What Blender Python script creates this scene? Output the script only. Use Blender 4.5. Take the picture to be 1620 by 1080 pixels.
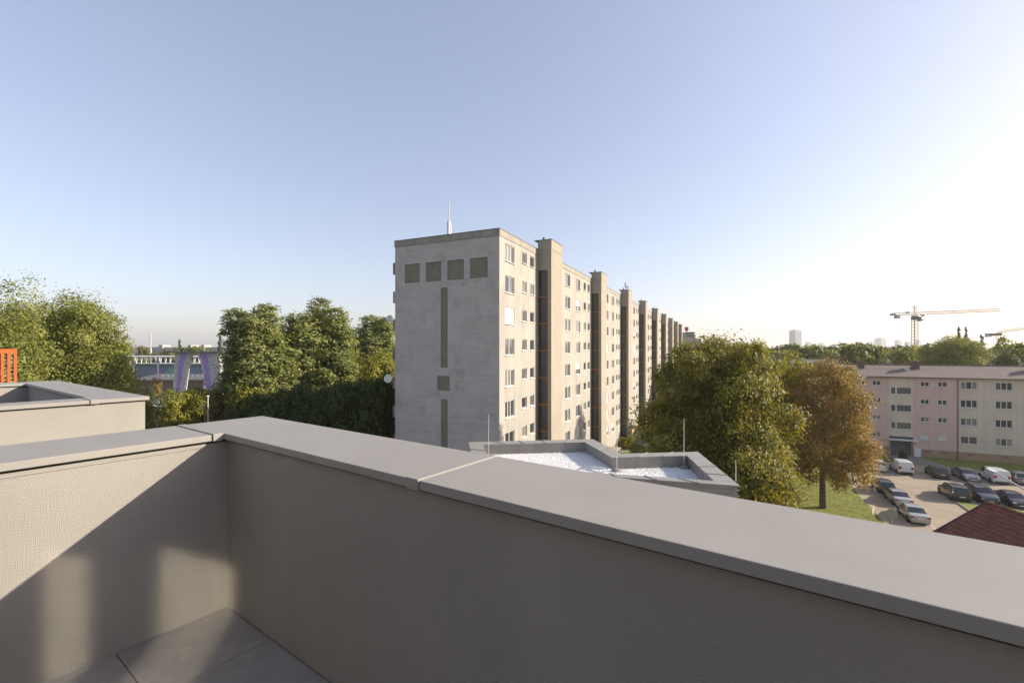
import bpy, bmesh, math, random
import numpy as np
from mathutils import Vector, Matrix

for o in list(bpy.data.objects):
    bpy.data.objects.remove(o, do_unlink=True)
SC = bpy.context.scene
COL = SC.collection
R = math.radians

# ------------------------------------------------------------------ camera, sky, sun, exposure
H = 18.0                    # eye height above the ground (roof terrace)
F = 720.0                   # focal length in pixels of a 1620 px wide frame (16 mm lens)
HZ = 553.0                  # row of the horizon
cam_d = bpy.data.cameras.new('camera')
cam_d.sensor_width = 36.0
cam_d.lens = 36.0 * F / 1620.0
cam_d.shift_y = (HZ - 540.0) / 1620.0
cam_d.clip_start = 0.05
cam_d.clip_end = 30000.0
cam = bpy.data.objects.new('camera', cam_d)
COL.objects.link(cam)
cam.location = (0, 0, H)
cam.rotation_euler = (R(90), 0, 0)
SC.camera = cam

SUN_AZ = 3.0                # degrees from +X towards +Y
SUN_EL = 23.0
world = bpy.data.worlds.new('World')
SC.world = world
world.use_nodes = True
wn = world.node_tree
for n in list(wn.nodes):
    wn.nodes.remove(n)
w_out = wn.nodes.new('ShaderNodeOutputWorld')
w_bg = wn.nodes.new('ShaderNodeBackground')
w_sky = wn.nodes.new('ShaderNodeTexSky')
w_sky.sky_type = 'NISHITA'
w_sky.sun_disc = False
w_sky.sun_elevation = R(SUN_EL)
w_sky.sun_rotation = R(90.0 - SUN_AZ)      # clockwise from +Y
w_sky.altitude = 150.0
w_sky.air_density = 1.0
w_sky.dust_density = 1.7
w_sky.ozone_density = 1.8
w_bg.inputs['Strength'].default_value = 0.116
w_hs = wn.nodes.new('ShaderNodeHueSaturation')       # a hazy late-summer sky: less saturated all over
w_hs.inputs['Saturation'].default_value = 0.93
w_gm = wn.nodes.new('ShaderNodeGamma'); w_gm.inputs['Gamma'].default_value = 0.68
wn.links.new(w_sky.outputs[0], w_gm.inputs['Color'])
wn.links.new(w_gm.outputs[0], w_hs.inputs['Color'])
w_tn = wn.nodes.new('ShaderNodeVectorMath'); w_tn.operation = 'MULTIPLY'; w_tn.inputs[1].default_value = (1.03, 0.955, 1.0)
wn.links.new(w_hs.outputs[0], w_tn.inputs[0])
wn.links.new(w_tn.outputs[0], w_bg.inputs['Color'])
wn.links.new(w_bg.outputs[0], w_out.inputs['Surface'])

sun_d = bpy.data.lights.new('sun', 'SUN')
sun_d.energy = 3.0
sun_d.angle = R(0.53)
sun_d.color = (1.0, 0.885, 0.72)
sun = bpy.data.objects.new('sun', sun_d)
COL.objects.link(sun)
_s = Vector((math.cos(R(SUN_AZ)) * math.cos(R(SUN_EL)), math.sin(R(SUN_AZ)) * math.cos(R(SUN_EL)), math.sin(R(SUN_EL))))
sun.rotation_euler = _s.to_track_quat('Z', 'Y').to_euler()
sun.location = (60, 0, 60)

SC.view_settings.view_transform = 'Standard'
SC.view_settings.look = 'None'
SC.view_settings.gamma = 1.0
SC.view_settings.use_curve_mapping = False
SC.view_settings.exposure = 1.6
SC.cycles.use_denoising = True
SC.cycles.max_bounces = 7
SC.cycles.diffuse_bounces = 4
SC.cycles.glossy_bounces = 3
SC.cycles.transmission_bounces = 4
SC.cycles.transparent_max_bounces = 6
SC.cycles.volume_bounces = 0
SC.cycles.sample_clamp_indirect = 12.0
SC.cycles.blur_glossy = 0.0
SC.cycles.use_guiding = True

rng = random.Random(7)

# ------------------------------------------------------------------ helpers
def G(px, py, z=0.0):
    """ground point seen at a pixel of the 1620x1080 frame, for level z"""
    d = F * (H - z) / (py - HZ)
    return ((px - 810.0) * d / F, d, z)

def W(px, py, d):
    """point at a pixel for a known distance d"""
    return ((px - 810.0) * d / F, d, H - (py - HZ) * d / F)

def link(o, parent=None):
    COL.objects.link(o)
    if parent is not None:
        o.parent = parent
    return o

def empty(name, loc=(0, 0, 0), rz=0.0):
    o = bpy.data.objects.new(name, None)
    o.location = loc
    o.rotation_euler = (0, 0, rz)
    o.empty_display_size = 0.2
    return link(o)

def tag(o, label=None, cat=None, group=None, kind=None):
    if label: o['label'] = label
    if cat: o['category'] = cat
    if group: o['group'] = group
    if kind: o['kind'] = kind
    return o

def thing(name, label, cat, loc=(0, 0, 0), rz=0.0, group=None):
    return tag(empty(name, loc, rz), label, cat, group)

def inst(name, me, parent=None, loc=(0, 0, 0), rot=(0, 0, 0), scale=None):
    o = bpy.data.objects.new(name, me)
    o.location = loc
    o.rotation_euler = rot
    if scale is not None:
        o.scale = scale
    return link(o, parent)

class MB:
    def __init__(self):
        self.v = []; self.f = []
    def quad(self, a, b, c, d):
        n = len(self.v); self.v += [tuple(a), tuple(b), tuple(c), tuple(d)]
        self.f.append((n, n + 1, n + 2, n + 3)); return self
    def box(self, x0, x1, y0, y1, z0, z1):
        n = len(self.v)
        self.v += [(x0, y0, z0), (x1, y0, z0), (x1, y1, z0), (x0, y1, z0), (x0, y0, z1), (x1, y0, z1), (x1, y1, z1), (x0, y1, z1)]
        for q in ((0, 3, 2, 1), (4, 5, 6, 7), (0, 1, 5, 4), (1, 2, 6, 5), (2, 3, 7, 6), (3, 0, 4, 7)):
            self.f.append(tuple(n + i for i in q))
        return self
    def bar(self, p, q, w, h=None):
        """rectangular bar between two points"""
        h = h or w
        p = Vector(p); q = Vector(q); d = (q - p).normalized()
        up = Vector((0, 0, 1)) if abs(d.z) < 0.95 else Vector((1, 0, 0))
        s = d.cross(up).normalized(); t = s.cross(d)
        n = len(self.v)
        for c in (p, q):
            for a, b in ((-1, -1), (1, -1), (1, 1), (-1, 1)):
                self.v.append(tuple(c + s * a * w / 2 + t * b * h / 2))
        for k in range(4):
            self.f.append((n + k, n + (k + 1) % 4, n + 4 + (k + 1) % 4, n + 4 + k))
        self.f.append((n + 3, n + 2, n + 1, n)); self.f.append((n + 4, n + 5, n + 6, n + 7))
        return self
    def tube(self, pts, rad, seg=8, cap=True):
        pts = [Vector(p) for p in pts]
        if not hasattr(rad, '__len__'): rad = [rad] * len(pts)
        n = len(self.v)
        for i, p in enumerate(pts):
            d = (pts[min(i + 1, len(pts) - 1)] - pts[max(i - 1, 0)]).normalized()
            up = Vector((0, 0, 1)) if abs(d.z) < 0.9 else Vector((1, 0, 0))
            s = d.cross(up).normalized(); t = s.cross(d)
            for k in range(seg):
                a = 2 * math.pi * k / seg
                self.v.append(tuple(p + (s * math.cos(a) + t * math.sin(a)) * rad[i]))
        for i in range(len(pts) - 1):
            for k in range(seg):
                a = n + i * seg + k; b = n + i * seg + (k + 1) % seg
                self.f.append((a, b, b + seg, a + seg))
        if cap:
            self.f.append(tuple(n + k for k in reversed(range(seg))))
            self.f.append(tuple(n + (len(pts) - 1) * seg + k for k in range(seg)))
        return self
    def prism(self, poly, z0, z1):
        n = len(self.v); m = len(poly)
        self.v += [(p[0], p[1], z0) for p in poly] + [(p[0], p[1], z1) for p in poly]
        self.f.append(tuple(n + k for k in reversed(range(m)))); self.f.append(tuple(n + m + k for k in range(m)))
        for k in range(m):
            self.f.append((n + k, n + (k + 1) % m, n + m + (k + 1) % m, n + m + k))
        return self
    def poly(self, pts):
        n = len(self.v); self.v += [tuple(p) for p in pts]; self.f.append(tuple(range(n, n + len(pts)))); return self
    def mesh(self, name, mat=None, smooth=None, bevel=0.0):
        me = bpy.data.meshes.new(name)
        me.from_pydata(self.v, [], self.f)
        bm = bmesh.new(); bm.from_mesh(me)
        if smooth is not None:
            bmesh.ops.remove_doubles(bm, verts=bm.verts, dist=1e-5)
        bmesh.ops.recalc_face_normals(bm, faces=bm.faces) if smooth != 'keep' else None
        if bevel > 0:
            bmesh.ops.bevel(bm, geom=list(bm.edges), offset=bevel, segments=2, affect='EDGES', profile=0.5)
        bm.to_mesh(me); bm.free()
        if mat: me.materials.append(mat)
        if isinstance(smooth, (int, float)) and not isinstance(smooth, bool):
            me.polygons.foreach_set('use_smooth', [True] * len(me.polygons))
            me.set_sharp_from_angle(angle=R(smooth))
        return me
    def build(self, name, mat=None, parent=None, smooth=None, bevel=0.0, loc=(0, 0, 0), rot=(0, 0, 0)):
        return inst(name, self.mesh(name, mat, smooth, bevel), parent, loc, rot)

def copy_tree(o, parent=None):
    c = o.copy(); COL.objects.link(c); c.parent = parent
    for ch in o.children:
        copy_tree(ch, c)
    return c

# ------------------------------------------------------------------ materials
def mat(name, col, rough=0.8, var=0.12, scale=3.0, bump=0.0, bscale=60.0, metal=0.0, spec=0.3, streak=0.0, sdir=(1.3, 1.3, .06), stain=None, stain_s=1.2, stain_amt=0.5, detail=5.0, coords='Object'):
    m = bpy.data.materials.new(name); m.use_nodes = True
    nt = m.node_tree; N = nt.nodes; L = nt.links
    b = N['Principled BSDF']
    b.inputs['Roughness'].default_value = rough
    b.inputs['Metallic'].default_value = metal
    b.inputs['Specular IOR Level'].default_value = spec
    tc = N.new('ShaderNodeTexCoord')
    nz = N.new('ShaderNodeTexNoise'); nz.inputs['Scale'].default_value = scale; nz.inputs['Detail'].default_value = detail
    nz.inputs['Roughness'].default_value = 0.6
    L.new(tc.outputs[coords], nz.inputs['Vector'])
    rp = N.new('ShaderNodeMapRange'); rp.inputs['From Min'].default_value = 0.3; rp.inputs['From Max'].default_value = 0.7
    rp.inputs['To Min'].default_value = 1.0 - var; rp.inputs['To Max'].default_value = 1.0 + var
    L.new(nz.outputs['Fac'], rp.inputs['Value'])
    mul = N.new('ShaderNodeVectorMath'); mul.operation = 'SCALE'
    mul.inputs[0].default_value = col[:3]
    L.new(rp.outputs['Result'], mul.inputs['Scale'])
    last = mul.outputs['Vector']
    if streak > 0:
        mp = N.new('ShaderNodeMapping'); mp.inputs['Scale'].default_value = sdir
        n2 = N.new('ShaderNodeTexNoise'); n2.inputs['Scale'].default_value = 2.0; n2.inputs['Detail'].default_value = 6
        L.new(tc.outputs[coords], mp.inputs['Vector']); L.new(mp.outputs[0], n2.inputs['Vector'])
        r2 = N.new('ShaderNodeMapRange'); r2.inputs['From Min'].default_value = 0.35; r2.inputs['From Max'].default_value = 0.7
        r2.inputs['To Min'].default_value = 1.0; r2.inputs['To Max'].default_value = 1.0 - streak
        L.new(n2.outputs['Fac'], r2.inputs['Value'])
        m2 = N.new('ShaderNodeVectorMath'); m2.operation = 'SCALE'
        L.new(last, m2.inputs[0]); L.new(r2.outputs['Result'], m2.inputs['Scale']); last = m2.outputs['Vector']
    if stain is not None:
        n3 = N.new('ShaderNodeTexNoise'); n3.inputs['Scale'].default_value = stain_s; n3.inputs['Detail'].default_value = 8
        n3.inputs['Roughness'].default_value = 0.7
        L.new(tc.outputs[coords], n3.inputs['Vector'])
        r3 = N.new('ShaderNodeMapRange'); r3.inputs['From Min'].default_value = 0.52; r3.inputs['From Max'].default_value = 0.72
        r3.inputs['To Min'].default_value = 0.0; r3.inputs['To Max'].default_value = stain_amt
        L.new(n3.outputs['Fac'], r3.inputs['Value'])
        mx = N.new('ShaderNodeMix'); mx.data_type = 'RGBA'
        mx.inputs[7].default_value = (*stain, 1)
        L.new(r3.outputs['Result'], mx.inputs[0]); L.new(last, mx.inputs[6]); last = mx.outputs[2]
    L.new(last, b.inputs['Base Color'])
    if bump > 0:
        nb = N.new('ShaderNodeTexNoise'); nb.inputs['Scale'].default_value = bscale; nb.inputs['Detail'].default_value = 3
        L.new(tc.outputs[coords], nb.inputs['Vector'])
        bp = N.new('ShaderNodeBump'); bp.inputs['Strength'].default_value = bump; bp.inputs['Distance'].default_value = 0.02
        L.new(nb.outputs['Fac'], bp.inputs['Height']); L.new(bp.outputs[0], b.inputs['Normal'])
    return m

def glass_mat(name, col, rough=0.06, spec=0.8):
    m = bpy.data.materials.new(name); m.use_nodes = True
    b = m.node_tree.nodes['Principled BSDF']
    b.inputs['Base Color'].default_value = (*col, 1)
    b.inputs['Roughness'].default_value = rough
    b.inputs['Specular IOR Level'].default_value = spec
    b.inputs['IOR'].default_value = 1.52
    return m

def paint(name, col, rough=0.25, coat=0.6, metal=0.0):
    m = bpy.data.materials.new(name); m.use_nodes = True
    b = m.node_tree.nodes['Principled BSDF']
    b.inputs['Base Color'].default_value = (*col, 1)
    b.inputs['Roughness'].default_value = rough
    b.inputs['Metallic'].default_value = metal
    b.inputs['Coat Weight'].default_value = coat
    b.inputs['Coat Roughness'].default_value = 0.08
    return m

M = {}
M['plaster'] = mat('plaster', (0.312, 0.294, 0.264), 0.92, 0.07, 1.1, bump=0.42, bscale=270.0, streak=0.07, spec=0.15)
M['plaster_dark'] = mat('plaster_dark', (0.30, 0.285, 0.26), 0.92, 0.06, 1.3, bump=0.4, bscale=150.0, spec=0.15)
M['coping'] = mat('coping', (0.268, 0.254, 0.235), 0.6, 0.07, 0.9, spec=0.25, stain=(0.225, 0.205, 0.18), stain_s=2.4, stain_amt=0.35, detail=8)
M['penthouse'] = mat('penthouse', (0.10, 0.095, 0.09), 0.8, 0.06)
M['coping_dark'] = mat('coping_dark', (0.22, 0.215, 0.205), 0.5, 0.05, 2.0, spec=0.4)
M['joint'] = mat('joint', (0.08, 0.075, 0.07), 0.8, 0.05)
M['floor_tile'] = mat('floor_tile', (0.294, 0.271, 0.252), 0.6, 0.2, 2.2, stain=(0.42, 0.385, 0.35), stain_s=3.5, stain_amt=0.7, spec=0.3)
M['concrete_wall'] = mat('concrete_wall', (0.375, 0.352, 0.315), 0.92, 0.09, 0.35, bump=0.15, bscale=6.0, streak=0.20, stain=(0.22, 0.20, 0.175), stain_s=0.25, stain_amt=0.45, spec=0.15)
M['end_wall'] = mat('end_wall', (0.515, 0.451, 0.419), 0.95, 0.10, 0.5, bump=0.3, bscale=5.0, streak=0.14, sdir=(.12, .12, 1.6), stain=(0.27, 0.235, 0.225), stain_s=0.6, stain_amt=0.75, spec=0.1)
M['band'] = mat('band', (0.335, 0.305, 0.26), 0.95, 0.10, 0.6, streak=0.22, spec=0.1)
M['tower'] = mat('tower', (0.345, 0.307, 0.248), 0.92, 0.07, 0.4, streak=0.15, spec=0.15)
M['mosaic'] = mat('mosaic', (0.204, 0.195, 0.138), 0.7, 0.10, 1.2, stain=(0.125, 0.13, 0.085), stain_s=0.55, stain_amt=0.95, spec=0.3)
M['white_trim'] = mat('white_trim', (0.629, 0.612, 0.578), 0.6, 0.04)
M['white'] = mat('white', (0.624, 0.616, 0.600), 0.5, 0.03)
M['blind'] = mat('blind', (0.560, 0.544, 0.496), 0.7, 0.05)
M['curtain'] = mat('curtain', (0.42, 0.40, 0.37), 0.6, 0.25, 2.5)
M['glass'] = glass_mat('glass', (0.035, 0.04, 0.045))
M['glass_curtain'] = glass_mat('glass_curtain', (0.20, 0.195, 0.18), 0.12, 0.7)
M['glass_grey'] = glass_mat('glass_grey', (0.10, 0.105, 0.11), 0.08, 0.8)
M['stair_glass'] = glass_mat('stair_glass', (0.055, 0.048, 0.042), 0.18, 0.4)
M['orange_slab'] = mat('orange_slab', (0.38, 0.15, 0.04), 0.7, 0.1)
M['roof_felt'] = mat('roof_felt', (0.16, 0.15, 0.14), 0.95, 0.12, 0.4)
M['steel'] = mat('steel', (0.42, 0.42, 0.41), 0.45, 0.05, metal=0.3)
M['steel_light'] = mat('steel_light', (0.527, 0.527, 0.510), 0.45, 0.04)
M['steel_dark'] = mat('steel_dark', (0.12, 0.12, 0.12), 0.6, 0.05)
M['zinc'] = mat('zinc', (0.27, 0.255, 0.23), 0.5, 0.10, 1.5, streak=0.14, spec=0.4)
M['zinc_top'] = mat('zinc_top', (0.255, 0.242, 0.221), 0.45, 0.05, 1.5, spec=0.4)
M['gravel'] = mat('gravel', (0.80, 0.79, 0.78), 0.9, 0.10, 25.0, bump=1.0, bscale=45.0)
M['asphalt'] = mat('asphalt', (0.305, 0.248, 0.186), 0.95, 0.10, 0.35, bump=0.3, bscale=12.0, stain=(0.20, 0.165, 0.13), stain_s=0.18, stain_amt=0.5, detail=8)
M['paving'] = mat('paving', (0.225, 0.210, 0.188), 0.95, 0.10, 0.6, bump=0.2, bscale=8.0)
M['line'] = mat('line', (0.496, 0.480, 0.440), 0.8, 0.15, 3.0)
M['kerb'] = mat('kerb', (0.247, 0.232, 0.210), 0.9, 0.12, 1.0)
M['grass'] = mat('grass', (0.165, 0.185, 0.033), 0.95, 0.3, 0.9, bump=0.5, bscale=18.0, stain=(0.21, 0.175, 0.06), stain_s=0.16, stain_amt=0.75, detail=9)
M['ground'] = mat('ground', (0.075, 0.085, 0.032), 0.95, 0.35, 0.06, bump=0.5, bscale=3.0, stain=(0.12, 0.10, 0.06), stain_s=0.03, stain_amt=0.6, detail=9)
M['bark'] = mat('bark', (0.11, 0.085, 0.062), 0.95, 0.3, 4.0, bump=0.6, bscale=14.0)
M['bark_pale'] = mat('bark_pale', (0.34, 0.29, 0.21), 0.95, 0.3, 2.5, bump=0.5, bscale=12.0)
M['pink'] = mat('pink', (0.60, 0.445, 0.385), 0.92, 0.06, 0.5, streak=0.10, spec=0.1)
M['beige'] = mat('beige', (0.60, 0.525, 0.415), 0.92, 0.06, 0.5, streak=0.10, spec=0.1)
M['plinth'] = mat('plinth', (0.357, 0.242, 0.153), 0.95, 0.10, 1.0, spec=0.1)
M['eave'] = mat('eave', (0.12, 0.10, 0.09), 0.8, 0.1)
M['brick_dark'] = mat('brick_dark', (0.15, 0.095, 0.085), 0.9, 0.15, 3.0)
M['red_tile'] = mat('red_tile', (0.20, 0.075, 0.055), 0.85, 0.22, 2.2, stain=(0.085, 0.04, 0.036), stain_s=1.4, stain_amt=0.6, spec=0.2)
M['orange'] = mat('orange', (0.442, 0.089, 0.019), 0.5, 0.06)
M['purple'] = mat('purple', (0.33, 0.22, 0.50), 0.6, 0.08)
M['wall_white'] = mat('wall_white', (0.432, 0.425, 0.418), 0.8, 0.06, 1.0)
M['wall_grey'] = mat('wall_grey', (0.42, 0.42, 0.43), 0.8, 0.08, 1.0)
M['hall_blue'] = mat('hall_blue', (0.240, 0.288, 0.368), 0.7, 0.05, 0.2)
M['rock'] = mat('rock', (0.30, 0.25, 0.21), 0.9, 0.25, 1.2, bump=0.6, bscale=3.0, stain=(0.18, 0.14, 0.12), stain_s=0.8)
M['wood_red'] = mat('wood_red', (0.22, 0.13, 0.09), 0.8, 0.1)
M['city'] = mat('city', (0.30, 0.31, 0.33), 0.5, 0.08, 0.02)
M['city_white'] = mat('city_white', (0.360, 0.344, 0.320), 0.8, 0.05, 0.02)
M['crane_y'] = mat('crane_y', (0.50, 0.30, 0.12), 0.5, 0.05)
M['tyre'] = mat('tyre', (0.018, 0.018, 0.018), 0.85, 0.1)
M['rim'] = mat('rim', (0.36, 0.36, 0.36), 0.35, 0.05, metal=0.6)
M['car_glass'] = glass_mat('car_glass', (0.02, 0.024, 0.028), 0.04, 0.9)
M['plastic_black'] = mat('plastic_black', (0.025, 0.025, 0.026), 0.6, 0.05)
M['tail_red'] = paint('tail_red', (0.36, 0.02, 0.015), 0.2)
M['head_clear'] = paint('head_clear', (0.55, 0.56, 0.57), 0.12)
M['plate'] = mat('plate', (0.66, 0.66, 0.64), 0.5, 0.02)
M['door_dark'] = mat('door_dark', (0.045, 0.04, 0.036), 0.4, 0.1)
M['olive'] = mat('olive', (0.22, 0.185, 0.105), 0.7, 0.08)
M['sign_back'] = mat('sign_back', (0.36, 0.345, 0.32), 0.5, 0.06)
M['red_sign'] = mat('red_sign', (0.42, 0.04, 0.04), 0.6, 0.05)

def wave_roof(name, col, freq):
    m = mat(name, col, 0.9, 0.16, 0.5, stain=(col[0] * 0.72, col[1] * 0.72, col[2] * 0.72), stain_s=0.5, stain_amt=0.6)
    nt = m.node_tree; N = nt.nodes; L = nt.links
    tc = N.new('ShaderNodeTexCoord')
    wv = N.new('ShaderNodeTexWave'); wv.wave_type = 'BANDS'; wv.bands_direction = 'X'
    wv.inputs['Scale'].default_value = freq; wv.inputs['Distortion'].default_value = 0.3
    L.new(tc.outputs['Object'], wv.inputs['Vector'])
    bp = N.new('ShaderNodeBump'); bp.inputs['Strength'].default_value = 0.9; bp.inputs['Distance'].default_value = 0.05
    L.new(wv.outputs['Fac'], bp.inputs['Height']); L.new(bp.outputs[0], N['Principled BSDF'].inputs['Normal'])
    return m
M['slate'] = wave_roof('slate', (0.188, 0.154, 0.135), 1.6)

def leaf_mat(name, dark, mid, light, accent, acc=0.12, trans=0.36):
    m = bpy.data.materials.new(name); m.use_nodes = True
    nt = m.node_tree; N = nt.nodes; L = nt.links
    b = N['Principled BSDF']; b.inputs['Roughness'].default_value = 0.55; b.inputs['Specular IOR Level'].default_value = 0.25
    at = N.new('ShaderNodeAttribute'); at.attribute_name = 'tint'
    cr = N.new('ShaderNodeValToRGB')
    e = cr.color_ramp.elements
    e[0].position = 0.0; e[0].color = (*dark, 1)
    e[1].position = 1.0; e[1].color = (*accent, 1)
    k = e.new(0.42); k.color = (*mid, 1)
    k = e.new(1.0 - acc * 1.6); k.color = (*light, 1)
    L.new(at.outputs['Fac'], cr.inputs['Fac'])
    L.new(cr.outputs['Color'], b.inputs['Base Color'])
    tr = N.new('ShaderNodeBsdfTranslucent')
    g = N.new('ShaderNodeVectorMath'); g.operation = 'MULTIPLY'; g.inputs[1].default_value = (1.25, 1.2, 0.5)
    L.new(cr.outputs['Color'], g.inputs[0]); L.new(g.outputs[0], tr.inputs['Color'])
    mx = N.new('ShaderNodeMixShader'); mx.inputs[0].default_value = trans
    L.new(b.outputs[0], mx.inputs[1]); L.new(tr.outputs[0], mx.inputs[2])
    L.new(mx.outputs[0], N['Material Output'].inputs['Surface'])
    return m

LEAF = {
    'plane':    leaf_mat('leaf_plane', (0.11, 0.13, 0.034), (0.215, 0.23, 0.058), (0.32, 0.325, 0.085), (0.36, 0.31, 0.10)),
    'poplar':   leaf_mat('leaf_poplar', (0.11, 0.135, 0.044), (0.215, 0.24, 0.076), (0.33, 0.34, 0.12), (0.36, 0.34, 0.12)),
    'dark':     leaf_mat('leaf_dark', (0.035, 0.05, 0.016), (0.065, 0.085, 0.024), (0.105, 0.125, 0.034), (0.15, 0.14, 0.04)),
    'chestnut': leaf_mat('leaf_chestnut', (0.085, 0.095, 0.022), (0.195, 0.19, 0.038), (0.31, 0.27, 0.048), (0.36, 0.21, 0.05), 0.17),
    'yellow':   leaf_mat('leaf_yellow', (0.11, 0.125, 0.020), (0.21, 0.215, 0.030), (0.31, 0.28, 0.038), (0.36, 0.23, 0.04), 0.16),
    'brown':    leaf_mat('leaf_brown', (0.13, 0.12, 0.03), (0.27, 0.20, 0.058), (0.37, 0.23, 0.08), (0.40, 0.18, 0.075), 0.24),
    'pine':     leaf_mat('leaf_pine', (0.035, 0.05, 0.024), (0.055, 0.075, 0.034), (0.09, 0.11, 0.045), (0.11, 0.11, 0.05), 0.1, 0.1),
    'far':      leaf_mat('leaf_far', (0.085, 0.10, 0.034), (0.165, 0.175, 0.055), (0.25, 0.24, 0.075), (0.30, 0.24, 0.08)),
}

# ================================================================== GROUND
g = MB().poly([(-4900, -350, 0), (4900, -350, 0), (4900, 4500, 0), (-4900, 4500, 0)]).build('ground', M['ground'])
tag(g, kind='structure')

A_DIR = Vector((0.417, 0.909, 0)).normalized()      # street grid: along the long slab block
C_DIR = Vector((A_DIR.y, -A_DIR.x, 0))              # across it, to the right
GRID = math.atan2(A_DIR.y, A_DIR.x)
CROSS = math.atan2(C_DIR.y, C_DIR.x)

def gp(px, py, z=0.0):
    p = G(px, py); return (p[0], p[1], z)

lawn = MB().poly([(16, 20, .004), (60, 20, .004), gp(1442, 870, .004), gp(1401, 829, .004), gp(1380, 805, .004), gp(1358, 783, .004), gp(1345, 764, .004),
                  gp(1336, 751, .004), gp(1326, 741, .004), gp(1300, 728, .004), (40, 95, .004), (12, 95, .004)]).build('lawn', M['grass'])
tag(lawn, kind='structure')
park = MB().poly([gp(1326, 741, .008), gp(1336, 751, .008), gp(1345, 764, .008), gp(1358, 783, .008), gp(1380, 805, .008), gp(1401, 829, .008), gp(1442, 870, .008),
                  (42, 30, .008), (90, 30, .008), (104, 50, .008), (93.2, 59.6, .008), (69.3, 68.9, .008), (54.5, 75.5, .008)]).build('parking_lot', M['asphalt'])
tag(park, kind='structure')
# painted lines on the lot, along the parked row
for (a, b) in ((gp(1348, 745), gp(1378, 774.5)), (gp(1424, 816), gp(1441, 834)), (gp(1473, 830), gp(1487, 844))):
    a = Vector(a); b = Vector(b); n = Vector((-(b - a).y, (b - a).x, 0)).normalized() * 0.06
    ln = MB().poly([(*(a - n).xy, .013), (*(a + n).xy, .013), (*(b + n).xy, .013), (*(b - n).xy, .013)]).build('lane_marking', M['line'])
    tag(ln, kind='structure')
# planted island with kerb right of the middle
isl = [Vector(gp(1489, 778)), Vector(gp(1536, 810)), Vector(gp(1560, 835)), Vector((60, 38, 0)), Vector((66, 44, 0)), Vector(gp(1640, 815)), Vector(gp(1600, 805)), Vector(gp(1540, 798))]
ib = MB().prism([(p.x, p.y) for p in isl], 0.0, 0.10)
tag(ib.build('verge_island', M['grass']), kind='structure')
kb = MB()
for k in range(3):
    p, q = isl[k], isl[k + 1]
    kb.bar((p.x, p.y, .065), (q.x, q.y, .065), 0.16, 0.13)
tag(kb.build('kerb', M['kerb']), kind='structure')
# lot and path left, by the climbing hall
lot2 = MB().poly([W(225, 630, 150)[:2] + (.008,), W(268, 628, 150)[:2] + (.008,), gp(285, 640, .008), gp(275, 690, .008), gp(225, 690, .008)]).build('forecourt', M['paving'])
tag(lot2, kind='structure')
yard = MB().poly([(-135, 152, .006), (-88, 152, .006), (-88, 168, .006), (-140, 168, .006)]).build('climbing_yard', mat('yard_sand', (0.46, 0.40, 0.31), 0.95, 0.1, 0.3))
tag(yard, kind='structure')
path = MB().poly([gp(985, 716, .012), gp(1030, 703, .012), gp(1040, 694, .012), gp(1008, 697, .012), gp(975, 708, .012)]).build('path', M['paving'])
tag(path, kind='structure')

# ================================================================== OWN ROOF TERRACE   (local x = e along the front, local y = w out of the front)
TH = R(-35.73)
EX, WX = -3.143, 1.287          # inner wall corner
ZF = H - 1.62                    # terrace floor
ZC = H - 0.52                    # top of coping
OUT_E, OUT_W = EX - 0.545, WX + 0.475
def troot(name, label, cat):
    return thing(name, label, cat, (0, 0, 0), TH)

tf = troot('terrace_floor', None, None); del_keys = [k for k in ('label', 'category') if k in tf]
tag(tf, kind='structure')
base = MB().box(EX - .02, 5.2, -1.35, WX + .02, ZF - .12, ZF - .022).build('screed', M['joint'], tf)
T = 0.6
xs = [EX + .004]; x = EX + .55
while x < 5.2: xs.append(x); x += T
ys = [WX - .004]; y = WX - .55
while y > -1.4: ys.append(y); y -= T
tile_cache = {}
for i in range(len(xs) - 1):
    for j in range(len(ys) - 1):
        w_, h_ = xs[i + 1] - xs[i] - .005, ys[j] - ys[j + 1] - .005
        key = (round(w_, 3), round(h_, 3))
        if key not in tile_cache:
            tile_cache[key] = MB().box(0, w_, 0, h_, -.02, 0).mesh('tile', M['floor_tile'], bevel=.0015)
        inst('tile', tile_cache[key], tf, (xs[i] + .0025, ys[j + 1] + .0025, ZF + rng.uniform(-.0006, .0006)))

par = troot('parapet_wall', 'rendered roof terrace parapet with grey metal coping turning a corner', 'parapet')
wz1 = ZC - .055
lw = MB().box(EX - .485, EX, -1.2, WX + .43, ZF - .05, wz1).build('wall', M['plaster'], par)
rw = MB().box(EX + .0005, 5.2, WX, WX + .409, ZF - .049, wz1).build('wall', M['plaster'], par)
# a slim drip trim under the coping
MB().box(EX - .006, EX + .006, -1.2, WX - .01, wz1 - .02, wz1 - .006).build('drip_trim', M['coping'], par)
def coping(name, x0, x1, y0, y1, parent, mt=None, t=.038, z=ZC, poly=None):
    mb = MB()
    mb.prism(poly or [(x0, y0), (x1, y0), (x1, y1), (x0, y1)], z - t, z)
    return mb.build(name, mt or M['coping'], parent, bevel=.003)
CI_E, CI_W = EX + .034, WX - .034        # coping inner edges
jl = 1.19                                 # left joint position in w
coping('coping', OUT_E, CI_E, -1.2, jl - .006, par)
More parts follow.
